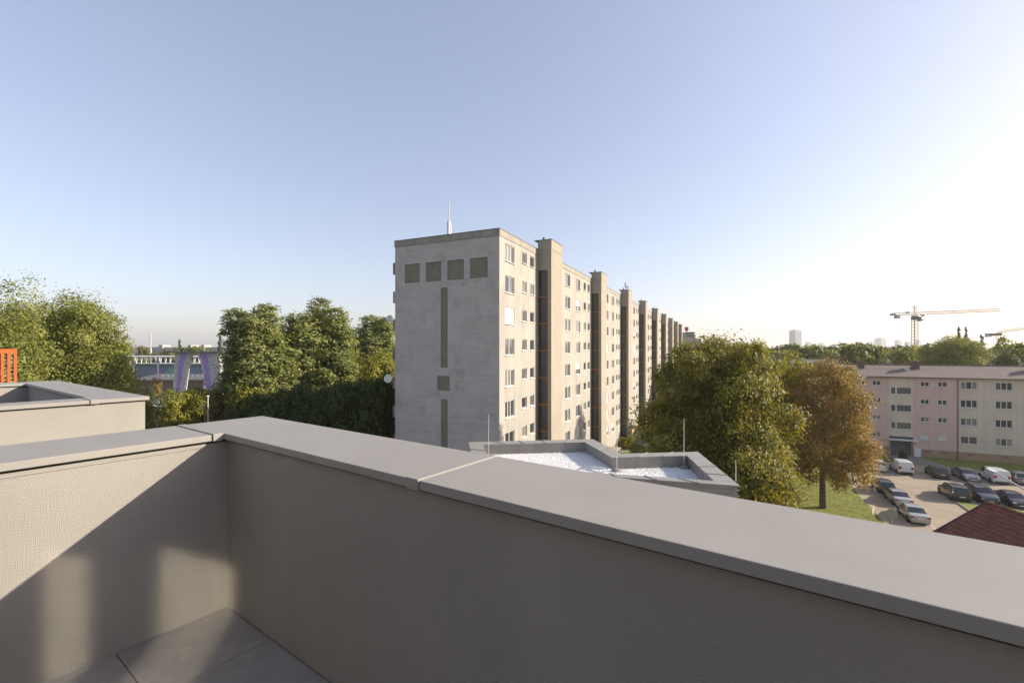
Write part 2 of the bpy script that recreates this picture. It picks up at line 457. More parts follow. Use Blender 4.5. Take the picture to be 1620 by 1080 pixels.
# L-shaped corner sheet
coping('coping', 0, 0, 0, 0, par, poly=[(OUT_E, jl + .006), (CI_E, jl + .006), (CI_E, CI_W), (-1.36 - .005, CI_W), (-1.36 - .005, OUT_W), (OUT_E, OUT_W)])
coping('coping', -1.36 + .005, 1.765 - .005, CI_W, OUT_W, par)
coping('coping', 1.765 + .005, 5.2, CI_W, OUT_W, par)
MB().box(OUT_E + .03, CI_E - .03, jl - .05, jl + .05, ZC - .05, ZC - .039).build('joint_plate', M['joint'], par)
for xj in (-1.36, 1.765):
    MB().box(xj - .05, xj + .05, CI_W + .03, OUT_W - .03, ZC - .05, ZC - .039).build('joint_plate', M['coping_dark'], par)
# joint covers: a thin folded sleeve lying over each joint
coping('joint_cover', OUT_E - .003, CI_E + .003, jl + .002, jl + .052, par, z=ZC + .004, t=.046)
coping('joint_cover', -1.36 - .075, -1.36 - .002, CI_W - .003, OUT_W + .003, par, z=ZC + .004, t=.046)
coping('joint_cover', 1.765 - .075, 1.765 - .002, CI_W - .003, OUT_W + .003, par, z=ZC + .004, t=.046)
# packing between wall and coping
MB().box(EX - .46, EX - .03, -1.2, WX + .40, wz1, ZC - .051).build('packing', M['joint'], par)
MB().box(EX - .03, 5.2, WX + .03, WX + .40, wz1, ZC - .0512).build('packing', M['joint'], par)

# the house the terrace belongs to: storeys below and the set-back penthouse with its glazed door behind the camera
hs = troot('terrace_house', 'rendered house carrying the roof terrace with glazed door', 'building')
MB().box(OUT_E + .06, 5.2, -6.0, OUT_W - .06, 0, ZF - .125).build('wall', M['plaster'], hs)
pw = -1.25
op = [(-.42, .36, ZF + .02, ZF + 2.12), (-1.0, -.55, ZF + .02, ZF + 1.95), (-1.7, -1.16, ZF + .02, ZF + 1.5)]
mb = MB()
def facade(mb, x0, x1, z0, z1, ops, y, depth):
    xs = sorted({x0, x1} | {c for o in ops for c in o[:2]}); zs = sorted({z0, z1} | {c for o in ops for c in o[2:4]})
    for j in range(len(zs) - 1):
        zc = (zs[j] + zs[j + 1]) / 2
        row = [o for o in ops if o[2] < zc < o[3]]
        start = None
        for i in range(len(xs) - 1):
            xc = (xs[i] + xs[i + 1]) / 2
            hole = any(o[0] < xc < o[1] for o in row)
            if not hole and start is None: start = xs[i]
            if start is not None and (hole or i == len(xs) - 2):
                end = xs[i] if hole else xs[i + 1]
                mb.quad((start, y, zs[j]), (end, y, zs[j]), (end, y, zs[j + 1]), (start, y, zs[j + 1])); start = None
    for (a, b, c, d) in [o[:4] for o in ops]:
        mb.quad((a, y, c), (a, y + depth, c), (a, y + depth, d), (a, y, d))
        mb.quad((b, y, c), (b, y, d), (b, y + depth, d), (b, y + depth, c))
        mb.quad((a, y, c), (b, y, c), (b, y + depth, c), (a, y + depth, c))
        mb.quad((a, y, d), (a, y + depth, d), (b, y + depth, d), (b, y, d))
# penthouse wall faces +w: build facing -y in a flipped frame
pent = MB()
facade(pent, -5.2, 3.7, ZF, ZF + 2.75, [(-b, -a, c, d) for a, b, c, d in op], 0, .12)
po = pent.build('penthouse_wall', M['penthouse'], hs, loc=(0, pw, 0), rot=(0, 0, math.pi))
MB().box(-3.7, 5.2, -6.0, pw - .14, ZF + 2.76, ZF + 3.0).build('roof', M['zinc_top'], hs)
mg = bpy.data.materials.new('coated_glass'); mg.use_nodes = True
_b = mg.node_tree.nodes['Principled BSDF']; _b.inputs['Base Color'].default_value = (0.40, 0.40, 0.385, 1); _b.inputs['Metallic'].default_value = 1.0; _b.inputs['Roughness'].default_value = 0.06
for a, b, c, d in op:
    MB().box(a, b, pw - .12, pw - .10, c, d).build('pane', mg, hs)

# neighbouring terrace on the left, same house row
nb = troot('parapet_wall', 'neighbouring terrace parapet with grey coping standing beyond the gap', 'parapet')
e0, e1, w1 = -6.25, -10.70, 1.76
nz = ZC - .055
MB().box(e0 - .33, e0 - .03, -5.0, w1 - .031, ZF - .3, nz).build('wall', M['plaster'], nb)
MB().box(e1 + .031, e0 - .331, w1 - .41, w1 - .03, ZF - .3, nz).build('wall', M['plaster'], nb)
MB().box(e1 + .03, e1 + .46, -5.0, w1 - .411, ZF - .3, nz).build('wall', M['plaster'], nb)
MB().box(e1 + .46, e0 - .46, -5.0, w1 - .46, ZF - .3, ZF - .25).build('terrace_deck', M['floor_tile'], nb)
coping('coping', e0 - .36, e0, -5.0, 1.26, nb)
coping('coping', 0, 0, 0, 0, nb, poly=[(e0, 1.272), (e0, w1), (-8.4, w1), (-8.4, w1 - .44), (e0 - .36, w1 - .44), (e0 - .36, 1.272)])
coping('coping', 0, 0, 0, 0, nb, poly=[(-8.412, w1), (e1, w1), (e1, .9), (e1 + .49, .9), (e1 + .49, w1 - .44), (-8.412, w1 - .44)])
coping('coping', e1, e1 + .49, -5.0, .888, nb)
coping('joint_cover', e0 - .363, e0 + .003, 1.268, 1.335, nb, z=ZC + .004, t=.046)
coping('joint_cover', e1 - .003, e1 + .493, .892, .955, nb, z=ZC + .004, t=.046)
MB().box(e1 + .05, e0 - .05, w1 - .39, w1 - .05, nz, ZC - .04).build('packing', M['joint'], nb)
MB().box(e0 - .31, e0 - .05, -5.0, w1 - .40, nz, ZC - .041).build('packing', M['joint'], nb)
MB().box(e1 + .05, e1 + .43, -5.0, w1 - .44, nz, ZC - .041).build('packing', M['joint'], nb)
nh = troot('row_house', 'lower storeys of the neighbouring rendered house beyond the gap', 'building')
MB().box(-11.0, -6.28, -6.0, 1.70, 0, ZF - .31).build('wall', M['plaster'], nh)
MB().box(-24.0, -11.01, -6.0, 2.30, 0, ZF - 1.21).build('wall', M['plaster'], nh)
MB().box(-6.27, OUT_E + .05, -6.0, 1.2, 0, ZF - .6).build('link_wall', M['plaster'], nh)

# orange steel trellis on the far roof
tr = troot('steel_trellis', 'orange steel trellis with wire mesh beyond the neighbouring terrace', 'trellis')
tz0, tz1 = ZF - 1.2, H + .02
te, tw0 = -17.62, 2.12
for k in range(8):
    y_ = tw0 - .03 - .113 * k
    MB().box(te - .03, te + .03, y_ - .027, y_ + .027, tz0, tz1 - .11).build('post', M['orange'], tr)
MB().box(te - .03, te + .03, tw0 - .85, tw0, tz1 - .109, tz1).build('top_rail', M['orange'], tr)
for k in range(26):
    z = tz0 + .05 + k * .105
    MB().tube([(te, tw0 - .84, z + .40), (te, tw0 - .03, z)], .006, 4).build('wire', M['steel_light'], tr)

# ================================================================== GRAVEL ROOF BLOCK BELOW
zr = H - 3.1
RP = [(-1.46, 15.3), (2.81, 15.8), (3.25, 13.6), (5.66, 13.86), (5.2, 10.38), (-1.0, 12.05)]
gr = thing('low_roof_block', 'low block with grey metal parapet around a white gravel roof', 'building')
def inset(poly, d, near=None):
    """offset each edge inwards by d, the camera-side edge by near"""
    out = []; n = len(poly)
    ds = [d] * n
    if near is not None: ds[4] = near
    # polygon runs clockwise seen from above: inward is to the right of each edge
    for i in range(n):
        p0, p1, p2 = Vector(poly[i - 1]), Vector(poly[i]), Vector(poly[(i + 1) % n])
        d1 = (p1 - p0).normalized(); d2 = (p2 - p1).normalized()
        n1 = Vector((d1.y, -d1.x)); n2 = Vector((d2.y, -d2.x))
        o1, o2 = ds[i - 1], ds[i]                 # edge i runs from point i to i+1
        den = n1.x * n2.y - n1.y * n2.x
        if abs(den) < 1e-6: out.append(tuple(p1 + n1 * o1)); continue
        vx = (o1 * n2.y - o2 * n1.y) / den; vy = (n1.x * o2 - n2.x * o1) / den
        out.append((p1.x + vx, p1.y + vy))
    return out
rin = inset(RP, .46, .27)
rwl = inset(RP, .04); rwi = inset(RP, .42, .23)
MB().prism(inset(RP, .05), 0, zr - .55).build('wall', M['zinc'], gr)
gm = MB().prism(rwi, zr - .55, zr - .35)
gv = gm.build('gravel_bed', M['gravel'], gr); 
for i in range(6):
    j = (i + 1) % 6
    mbw = MB()
    a, b, c, d = rwl[i], rwl[j], rwi[j], rwi[i]
    mbw.prism([a, b, c, d], zr - .549, zr - .03)
    mbw.build('parapet_side', M['zinc'], gr)
    # coping sheets with dark joints
    o0, o1, i0, i1 = Vector(RP[i]), Vector(RP[j]), Vector(rin[i]), Vector(rin[j])
    L = (o1 - o0).length; n = max(1, round(L / .95))
    for k in range(n):
        t0, t1 = k / n + .006 / L * 1.5 * (k > 0), (k + 1) / n - .006 / L * 1.5 * (k < n - 1)
        q = [o0.lerp(o1, t0), o0.lerp(o1, t1), i0.lerp(i1, t1), i0.lerp(i1, t0)]
        MB().prism([tuple(v) for v in q], zr - .03, zr).build('coping_sheet', M['zinc_top'], gr)
        if k:
            m0, m1 = o0.lerp(o1, k / n), i0.lerp(i1, k / n)
            dv = (o1 - o0).normalized() * .032
            MB().prism([tuple(m0 - dv), tuple(m0 + dv), tuple(m1 + dv), tuple(m1 - dv)], zr - .032, zr + .014).build('coping_joint', M['coping_dark'], gr)
    # upright seams on the inner face
    n2 = max(1, round(L / .75)); 
    for k in range(1, n2):
        m1 = Vector(rwi[i]).lerp(Vector(rwi[j]), k / n2)
        MB().box(m1.x - .006, m1.x + .006, m1.y - .008, m1.y + .008, zr - .35, zr - .032).build('seam', M['zinc_top'], gr)
for k in range(5):                                   # lapped metal boards on the outer face
    z = zr - .12 - k * .13
    q0, q1 = Vector(RP[4]), Vector(RP[5]); nn = Vector(((q1 - q0).y, -(q1 - q0).x)).normalized() * .035
    MB().bar((q0.x + nn.x, q0.y + nn.y, z), (q1.x + nn.x, q1.y + nn.y, z), .03, .022).build('cladding_seam', M['zinc_top'], gr)
# loose gravel: real pebbles on the bed
gsr = np.random.default_rng(3)
def inside(poly, x, y):
    c = False; n = len(poly); j = n - 1
    for i in range(n):
        xi, yi = poly[i]; xj, yj = poly[j]
        if (yi > y) != (yj > y) and x < (xj - xi) * (y - yi) / (yj - yi) + xi: c = not c
        j = i
    return c
pv = []; pf = []
cnt = 0
while cnt < 9000:
    x, y = gsr.uniform(-1.5, 5.6), gsr.uniform(10.5, 15.8)
    if not inside(rwi, x, y): continue
    s = gsr.uniform(.012, .026); z = zr - .35 + s * .3; a = gsr.uniform(0, 6.28)
    n = len(pv)
    for k in range(4):
        pv.append((x + s * math.cos(a + k * 1.571) * gsr.uniform(.8, 1.3), y + s * math.sin(a + k * 1.571) * gsr.uniform(.8, 1.3), z))
    pv.append((x, y, z + s * .8))
    for k in range(4): pf.append((n + k, n + (k + 1) % 4, n + 4))
    cnt += 1
pm = MB(); pm.v = pv; pm.f = pf
po = pm.build('pebbles', M['gravel'], gr); po['kind'] = 'stuff'
# lightning rods standing on concrete feet, each its own thing
def rod(px, ytop, d, label, foot=True):
    zb = zr - .35 if foot else zr
    x = (px - 810) * d / F; zt = H - (ytop - HZ) * d / F
    t = thing('lightning_rod', label, 'lightning rod', (x, d, zb), 0)
    MB().tube([(0, 0, 0), (0, 0, (zt - zb) * .55), (0, 0, zt - zb)], [.011, .009, .006], 6).build('rod', M['steel_light'], t)
    if foot:
        MB().tube([(0, 0, 0), (0, 0, .05), (0, 0, .075)], [.15, .14, .09], 14).build('concrete_foot', M['kerb'], t)
rod(773, 655, 13.6, 'thin lightning rod on the gravel roof beside the tall block corner')
rod(1082, 662, 13.25, 'tall lightning rod with round concrete foot inside the right bay of the gravel roof')
rod(976, 679, 12.9, 'short thin lightning rod at the inner corner of the gravel roof')
rod(1164, 727, 10.75, 'short rod fixed to the outer metal corner of the gravel roof block', False)
cb = thing('roof_cable', 'pale cable bundle lying loose on the white gravel', 'cable')
MB().tube([(2.0, 13.3, zr - .33), (2.3, 13.1, zr - .26), (2.6, 12.9, zr - .24), (2.7, 12.6, zr - .33)], .018, 6).build('strand', M['white'], cb)
MB().tube([(1.9, 13.1, zr - .33), (2.25, 13.0, zr - .29), (2.55, 12.8, zr - .26), (2.6, 12.5, zr - .33)], .014, 6).build('strand', M['white'], cb)

# ================================================================== WINDOWS
win_cache = {}
wrng = random.Random(11)
def window(parent, x, z, w, h, y, sashes=2, style=0, sill=True, tight=False, frame_t=.07):
    """white framed window filling an opening whose lower left is (x, z); facade faces -y"""
    key = (round(w, 2), round(h, 2), sashes, style, sill)
    if key not in win_cache:
        fr = MB()
        t = frame_t
        fr.box(0, w, 0, .06, 0, t).box(0, w, 0, .06, h - t, h).box(0, t, .001, .059, t, h - t).box(w - t, w, .001, .059, t, h - t)
        for k in range(1, sashes):
            c = w * k / sashes
            fr.box(c - t * .55, c + t * .55, -.005, .055, t, h - t)
        fme = fr.mesh('window', M['white_trim'])
        panes = []
        for k in range(sashes):
            a, b = w * k / sashes + t * .55, w * (k + 1) / sashes - t * .55
            panes.append(MB().box(a, b, .03, .036, t * .8, h - t * .8))
        sl = MB().box(-.04, w + .04, -.20, .0, -.06, -.015).mesh('sill', M['white_trim']) if sill else None
        bl = MB().box(t * .5, w - t * .5, -.03, -.012, h * (.0 if style == 3 else .45) + .02, h - .01).mesh('roller_blind', M['blind'])
        win_cache[key] = (fme, [p for p in panes], sl, bl)
    fme, panes, sl, bl = win_cache[key]
    o = inst('window', fme, parent, (x, y, z))
    for k, p in enumerate(panes):
        gm_ = M['glass'] if style == 0 else wrng.choice([M['glass'], M['glass_curtain'], M['glass_grey']])
        ck = (key, k, gm_.name)
        if ck not in win_cache:
            win_cache[ck] = p.mesh('pane', gm_)
        inst('pane', win_cache[ck], o)
    if sl: inst('sill', sl, o)
    if style >= 3: inst('roller_blind', bl, o)
    return o

# ================================================================== LONG SLAB BLOCK
TB = thing('slab_block', 'tall grey concrete apartment slab with row of projecting stair towers', 'building', (-1.083, 39.0, 0), GRID)
LEN = 200.0; DEP = 11.14; ZT = 28.4
T0, PER, TW, TP = 9.07, 21.5, 3.45, 1.46
towers = [T0 + PER * k for k in range(9)]
ops = []
kinds = []
ROW = [27.36 - 2.785 * k for k in range(9)]
for ti, tu in enumerate(towers):
    cols = [(-7.9, -5.95, 1.5, 2, 'b'), (-4.2, -3.0, 1.07, 1, 's'), (-2.15, -1.05, 1.07, 1, 's')]
    if ti > 0: cols = [(-12.4, -10.4, 1.5, 2, 'b'), (-16.3, -14.4, 1.5, 2, 'b')] + cols
    for (a, b, h, s, kd) in cols:
        for r, zt in enumerate(ROW):
            ops.append((tu + a, tu + b, zt - h, zt)); kinds.append((ti, r, s, kd))
fb = MB()
facade(fb, 0, LEN, 0.0, ZT - .6, ops, 0, .16)
fb.build('front_wall', M['concrete_wall'], TB)
# end wall with recessed mosaic panels, and the rest of the body
body = MB()
EP = [(1.11, 2.87, 24.26, 26.06), (3.5, 5.24, 24.26, 26.06), (5.88, 7.6, 24.26, 26.06), (8.26, 10.0, 24.26, 26.06), (5.2, 5.97, 16.34, 23.64), (4.98, 6.32, 14.27, 15.63), (5.2, 5.93, 4.4, 13.53)]
endm = MB()
facade(endm, -DEP, 0, 0, ZT - .6, [(-b, -a, c, d) for a, b, c, d in EP], 0, .07)
endm.build('end_wall', M['end_wall'], TB, rot=(0, 0, -math.pi / 2))
for (a, b, c, d) in EP:
    MB().box(.05, .07, a, b, c, d).build('mosaic_panel', M['mosaic'], TB)
    t = .035
    fr = MB().box(-.012, .05, a - t, a, c - t, d + t).box(-.012, .05, b, b + t, c - t, d + t).box(-.0115, .0495, a, b, c - t, c).box(-.0115, .0495, a, b, d, d + t)
    fr.build('panel_trim', M['steel_light'], TB)
bk = MB()
bk.quad((0, DEP, 0), (LEN, DEP, 0), (LEN, DEP, ZT - .6), (0, DEP, ZT - .6)); bk.quad((LEN, 0, 0), (LEN, DEP, 0), (LEN, DEP, ZT - .6), (LEN, 0, ZT - .6))
bk.build('rear_wall', M['concrete_wall'], TB)
# dark rooms behind the openings
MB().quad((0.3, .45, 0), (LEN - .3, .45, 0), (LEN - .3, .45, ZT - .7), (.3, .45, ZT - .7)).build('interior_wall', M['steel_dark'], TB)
MB().box(-.05, LEN + .05, -.05, DEP + .05, ZT - .6, ZT - .03).build('parapet_band', M['band'], TB)
MB().box(-.08, LEN + .08, -.08, DEP + .08, ZT - .03, ZT + .02).build('parapet_cap', M['steel_dark'], TB)
MB().box(-.01, LEN, -.012, .1, 0.0, 1.1).build('plinth', M['plinth'], TB)
far_win = MB(); far_pane = MB()
for o, (ti, r, s, kd) in zip(ops, kinds):
    a, b, c, d = o
    if ti <= 3:
        rv = wrng.random()
        st = 3 if (kd == 'b' and rv < .10) else 4 if (kd == 'b' and rv < .18) else 1
        if ti == 0 and kd == 'b': st = 3 if r == 2 else 1
        window(TB, a, c, b - a, d - c, .09, s if kd == 's' else wrng.choice([2, 2, 3]), st)
    else:
        far_win.box(a, b, .10, .13, c, c + .08).box(a, b, .10, .13, d - .08, d).box(a, a + .08, .101, .129, c, d).box(b - .08, b, .101, .129, c, d).box((a + b) / 2 - .05, (a + b) / 2 + .05, .1, .13, c, d)
        far_pane.box(a + .05, b - .05, .14, .15, c + .05, d - .05)
        far_win.box(a - .04, b + .04, -.1, .02, c - .06, c - .02)
fw = far_win.build('window_frames', M['white_trim'], TB); fw['kind'] = 'stuff'
fp = far_pane.build('window_panes', M['glass'], TB); fp['kind'] = 'stuff'
# stair towers
tz = 29.3
tw_body = MB(); gd = 1.07
tw_body.box(0.0, TW, -TP, -gd - .001, 0, tz - 1.0)                    # outer leaf
tw_body.box(.35, TW, -gd, -.002, 0, tz - 1.0)                         # behind the glazed strip
tw_body.box(.0, .349, -gd, -.003, 26.2, tz - 1.0)                      # solid head above the strip
tw_me = tw_body.mesh('stair_tower', M['tower'])
cap_me = MB().box(-.03, TW + .03, -TP - .03, -.0, tz - 1.0, tz).mesh('tower_head', M['tower'])
cap2_me = MB().box(-.07, TW + .07, -TP - .07, .4, tz, tz + .05).mesh('tower_cap', M['steel_dark'])
pane_me = MB().box(0, .02, -gd + .02, -.03, 0, 2.62).mesh('stair_pane', M['stair_glass'])
mull_me = MB().box(-.02, .0, -gd * .5 - .02, -gd * .5 + .02, 0, 2.62).mesh('mullion', M['steel_dark'])
slab_me = MB().box(-.01, .30, -gd + .01, -.02, 0, .12).mesh('floor_edge', M['orange_slab'])
vent_me = MB().tube([(0, 0, 0), (0, 0, .35), (0, 0, .42)], [.12, .12, .17], 8).mesh('roof_vent', M['steel_dark'])
for ti, u in enumerate(towers):
    tw = inst('stair_tower', tw_me, TB, (u, 0, 0))
    inst('tower_head', cap_me, tw); inst('tower_cap', cap2_me, tw)
    if ti <= 5:
        for r in range(9):
            zb = 26.18 - 2.785 * (r + 1) + .15
            inst('stair_pane', pane_me, tw, (.12, 0, zb))
            inst('mullion', mull_me, tw, (.12, 0, zb))
            inst('floor_edge', slab_me, tw, (.06, 0, zb - .14))
    inst('roof_vent', vent_me, tw, (.9, -.3, tz + .05))
    # entrance canopy by the far side of the tower
    MB().box(TW + .4, TW + 3.2, -3.0, -.0, 2.5, 2.66).build('entrance_canopy', M['tower'], tw)
    for xx in (TW + .7, TW + 2.9):
        MB().box(xx - .1, xx + .1, -2.8, -2.6, 0, 2.5).build('canopy_post', M['tower'], tw)
# balconies on the rear side, their ends peep past the end wall
for r in range(8):
    z = ROW[r] - 1.9
    for u in (.6, 7.0, 13.4):
        bal = MB().box(u, u + 3.0, DEP, DEP + .75, z - .12, z).box(u, u + 3.0, DEP + .68, DEP + .75, z + .001, z + 1.0).box(u, u + .06, DEP + .001, DEP + .679, z + .001, z + 1.0).box(u + 2.94, u + 3.0, DEP + .001, DEP + .679, z + .001, z + 1.0)
        bal.build('balcony', M['concrete_wall'] if r % 3 else M['olive'], TB)
# antennas
an = thing('roof_antenna', 'white mobile phone antenna mast on the slab block roof above the end wall', 'antenna', (0, 0, 0))
ax, ay = -1.083 - .909 * 6.0 + .417 * 1.4, 39.0 + .417 * 6.0 + .909 * 1.4
an.location = (ax, ay, ZT + .02)
MB().tube([(0, 0, 0), (0, 0, 3.4)], .05, 8).build('mast', M['steel_light'], an)
MB().tube([(0, 0, .3), (0, 0, 1.6)], .17, 10).build('panel_antenna', M['white'], an)
MB().tube([(.22, 0, .2), (.22, 0, 1.3)], .05, 8).build('panel_antenna', M['white'], an)
for (u, y_, h_) in ((1.2, -.6, 1.5), (2.2, -.9, 1.0), (3.2, -.4, 1.2)):
    t = thing('tower_antenna', 'small grey antenna cluster on the third stair tower of the slab block', 'antenna', (0, 0, 0), 0, 'antennas on the third stair tower')
    p = TB.matrix_world if False else None
    lu, ly = towers[2] + u, y_
    t.location = (-1.083 + A_DIR.x * lu + -A_DIR.y * ly, 39.0 + A_DIR.y * lu + A_DIR.x * ly, tz + .05)
    MB().tube([(0, 0, 0), (0, 0, h_)], .03, 6).build('mast', M['steel'], t)
    MB().box(-.09, .09, -.05, .05, h_ * .45, h_ * .95).build('panel', M['steel'], t)
# satellite dishes on the balconies
def dish(px, py, d, r, label):
    t = thing('satellite_dish', label, 'satellite dish', W(px, py, d))
    b = MB(); seg = 18
    prof = [(0.0, -.0), (.5, .03), (.85, .085), (1.0, .13)]
    for k, (rr, yy) in enumerate(prof):
        pass
    n0 = len(b.v); b.v.append((0, .10 * 0, 0))
    for (rr, yy) in prof[1:]:
        for k in range(seg):
            a = 2 * math.pi * k / seg
            b.v.append((rr * r * math.cos(a), -yy * r * 1.4, rr * r * math.sin(a)))
    for k in range(seg): b.f.append((0, 1 + k, 1 + (k + 1) % seg))
    for q in range(2):
        for k in range(seg):
            a = 1 + q * seg + k; c = 1 + q * seg + (k + 1) % seg
            b.f.append((a, a + seg, c + seg, c))
    o = b.build('reflector', M['white_trim'], t, smooth=60); o.rotation_euler = (R(-12), 0, R(-10))
    MB().tube([(0, 0, -r * .9), (0, -r * 1.0, -r * .1)], .02, 6).build('feed_arm', M['steel_dark'], t)
    MB().tube([(0, .02, 0), (.3, .05, -.05), (.9, .2, -.05)], .035, 6).build('bracket', M['steel_dark'], t)
dish(616.5, 504, 44.2, .35, 'upper white satellite dish beside the left edge of the slab block')
dish(614.5, 598.5, 44.0, .42, 'lower white satellite dish beside the left edge of the slab block')

# ================================================================== FOUR-STOREY PINK AND BEIGE BLOCK
Q = Vector((73.1, 74.7, 0))
PB = thing('apartment_block', 'four storey pink and beige apartment block behind the parked cars', 'building', tuple(Q), CROSS)
def s_at(px):
    k = px - 810.0
    return (Q.y * k - Q.x * F) / (F * C_DIR.x - C_DIR.y * k)
def pz(px, py):
    s = s_at(px); d = Q.y + C_DIR.y * s
    return H - (py - HZ) * d / F
def zx(v): return 1340 + v / 5.786
def zy(v): return 570 + v / 5.786
S0, S1 = -30.0, 36.0
pink_cols = [(s_at(zx(a)), s_at(zx(b))) for a, b in ((85, 165), (232, 310), (672, 755), (830, 918))]
wl = pink_cols[0][1] - pink_cols[0][0]
pink_cols += [(pink_cols[0][0] - 4.2, pink_cols[0][1] - 4.2), (pink_cols[0][0] - 10.8, pink_cols[0][1] - 10.8), (pink_cols[0][0] - 13, pink_cols[0][1] - 13)]
big_cols = [(s_at(zx(a)), s_at(zx(b))) for a, b in ((1038, 1195), (1357, 1517))]
big_cols += [(big_cols[1][0] + 5.1 + 1.2, big_cols[1][1] + 5.1 + 1.2), (big_cols[1][0] + 11.0, big_cols[1][1] + 11.0)]
st = 2.97; ze = 13.35; PL = 1.28
ops2 = []; info = []
for k in range(4):
    zt = 12.65 - st * k
    for (a, b) in pink_cols: ops2.append((a, b, zt - .85, zt)); info.append((2, k, 'p'))
    for (a, b) in big_cols: ops2.append((a, b, zt - 1.12, zt + .13)); info.append((3, k, 'b'))
bs0, bs1 = s_at(zx(385)), s_at(zx(605))
for k in range(3):
    zt = 11.5 - st * k
    ops2.append((bs0 + .05, bs1 - .05, zt - 1.03, zt)); info.append((0, k, 'l'))
ds0, ds1 = s_at(zx(400)), s_at(zx(630))
ops2.append((ds0, ds1, 0.05, 2.6)); info.append((0, 0, 'd'))
def wall_piece(a, b, z0, z1_, mt, nm, y=0.0):
    mb = MB(); facade(mb, a, b, z0, z1_, [o for o in ops2 if o[0] >= a - 1e-6 and o[1] <= b + 1e-6 and o[2] >= z0 - 1e-6 and o[3] <= z1_ + 1e-6], y, .14)
    return mb.build(nm, mt, PB)
wall_piece(S0, bs0, PL, ze, M['pink'], 'pink_wall')
wall_piece(bs0 + .0, bs1, PL + 1.9, ze, M['beige'], 'stair_wall')
wall_piece(bs1 + .0, 0.0, PL, ze, M['pink'], 'pink_wall')
wall_piece(0.0, S1, PL, ze, M['beige'], 'beige_wall')
# entrance recess below the stair wall
ent = MB(); facade(ent, bs0, bs1, 0, PL + 1.9, [], .9, .1)
ent.build('entrance_wall', M['olive'], PB)
MB().box(bs0 + .9, bs0 + 2.1, .82, .88, 0.05, 2.45).build('door', M['door_dark'], PB)
MB().box(bs0 + .02, bs0 + .22, 0.01, .9, 0, PL + 1.3).build('entrance_pier', M['plinth'], PB)
MB().box(bs1 - .22, bs1 - .02, 0.01, .9, 0, PL + 1.3).build('entrance_pier', M['plinth'], PB)
MB().box(bs0 - .25, bs1 + .45, -1.0, .15, PL + 1.32, PL + 1.5).build('entrance_canopy', M['white_trim'], PB)
MB().box(bs1 + .05, bs1 + .95, -.35, .02, 0, 1.5).build('meter_cabinet', M['white'], PB)
for a, b in ((S0, bs0 - .01), (bs1 + .01, S1)):
    MB().box(a, b, .05, .2, 0, PL - .002).build('plinth', M['plinth'], PB)
for sx in [s_at(zx(v)) for v in (720, 748, 873, 905, 1118, 1148, 1440, 1472)]:
    MB().box(sx - .13, sx + .13, .03, .06, PL - .55, PL - .25).build('cellar_vent', M['steel_dark'], PB)
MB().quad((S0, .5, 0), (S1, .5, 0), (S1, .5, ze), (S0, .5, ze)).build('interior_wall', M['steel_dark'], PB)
MB().box(S0, S1, .55, 10.5, 0, ze - .01).build('rear_body', M['beige'], PB)
for o, (n, k, t_) in zip(ops2, info):
    a, b, c, d = o
    if t_ in 'pb':
        stl = 3 if (k == 3 and n == 2 and a > -8) else wrng.choice([0, 1, 1])
        window(PB, a, c, b - a, d - c, .07, n if n == 2 or wrng.random() < .75 else 2, stl, True, frame_t=.09)
    elif t_ == 'l':
        MB().box(a, b, .12, .13, c, d).build('loggia_glass', M['glass_grey'], PB)
        for xx in (a + .12, a + (b - a) * .29, b - .12):
            MB().box(xx - .09, xx + .09, -.02, .11, c + .0, d).build('loggia_post', M['white_trim'], PB)
        MB().box(a - .05, b + .05, -.06, .02, c - .07, c - .005).build('loggia_sill', M['white_trim'], PB)
MB().tube([(0.05, -.08, 0), (.05, -.08, ze - .3), (.05, -.35, ze - .05)], .06, 6).build('drain_pipe', M['eave'], PB)
# pitched roof
zrg = 15.25
def pitched(parent, s0, s1, y0, y1, ze_, zr_, mt, ov=.45):
    ym = (y0 + y1) / 2
    mb = MB()
    mb.quad((s0, y0 - ov, ze_), (s1, y0 - ov, ze_), (s1, ym, zr_), (s0, ym, zr_))
    mb.quad((s0, y1 + ov, ze_), (s0, ym, zr_), (s1, ym, zr_), (s1, y1 + ov, ze_))
    mb.quad((s0, y0 - ov, ze_ - .12), (s0, y1 + ov, ze_ - .12), (s1, y1 + ov, ze_ - .12), (s1, y0 - ov, ze_ - .12))
    mb.poly([(s0, y0 - ov, ze_), (s0, ym, zr_), (s0, y1 + ov, ze_)]); mb.poly([(s1, y0 - ov, ze_), (s1, y1 + ov, ze_), (s1, ym, zr_)])
    rf = mb.build('roof', mt, parent)
    MB().box(s0, s1, y0 - ov - .1, y0 - ov + .02, ze_ - .16, ze_ - .01).build('gutter', M['eave'], rf)
    MB().tube([(s0, ym, zr_ + .02), (s1, ym, zr_ + .02)], .12, 6).build('ridge_cap', mt, rf)
    return rf
rf = pitched(PB, S0 - .3, S1, 0, 10.5, ze + .05, zrg, M['slate'])
for v in (180, 702, 1900):
    sx = s_at(zx(v)); 
    MB().box(sx - .45, sx + .45, 3.2, 4.2, ze + .6, zrg + .75).build('chimney', M['brick_dark'], rf)
for v in (110, 605):
    sx = s_at(zx(v))
    MB().box(sx - .35, sx + .35, 2.4, 3.1, ze + .95, ze + 1.42).build('skylight', M['steel_light'], rf)
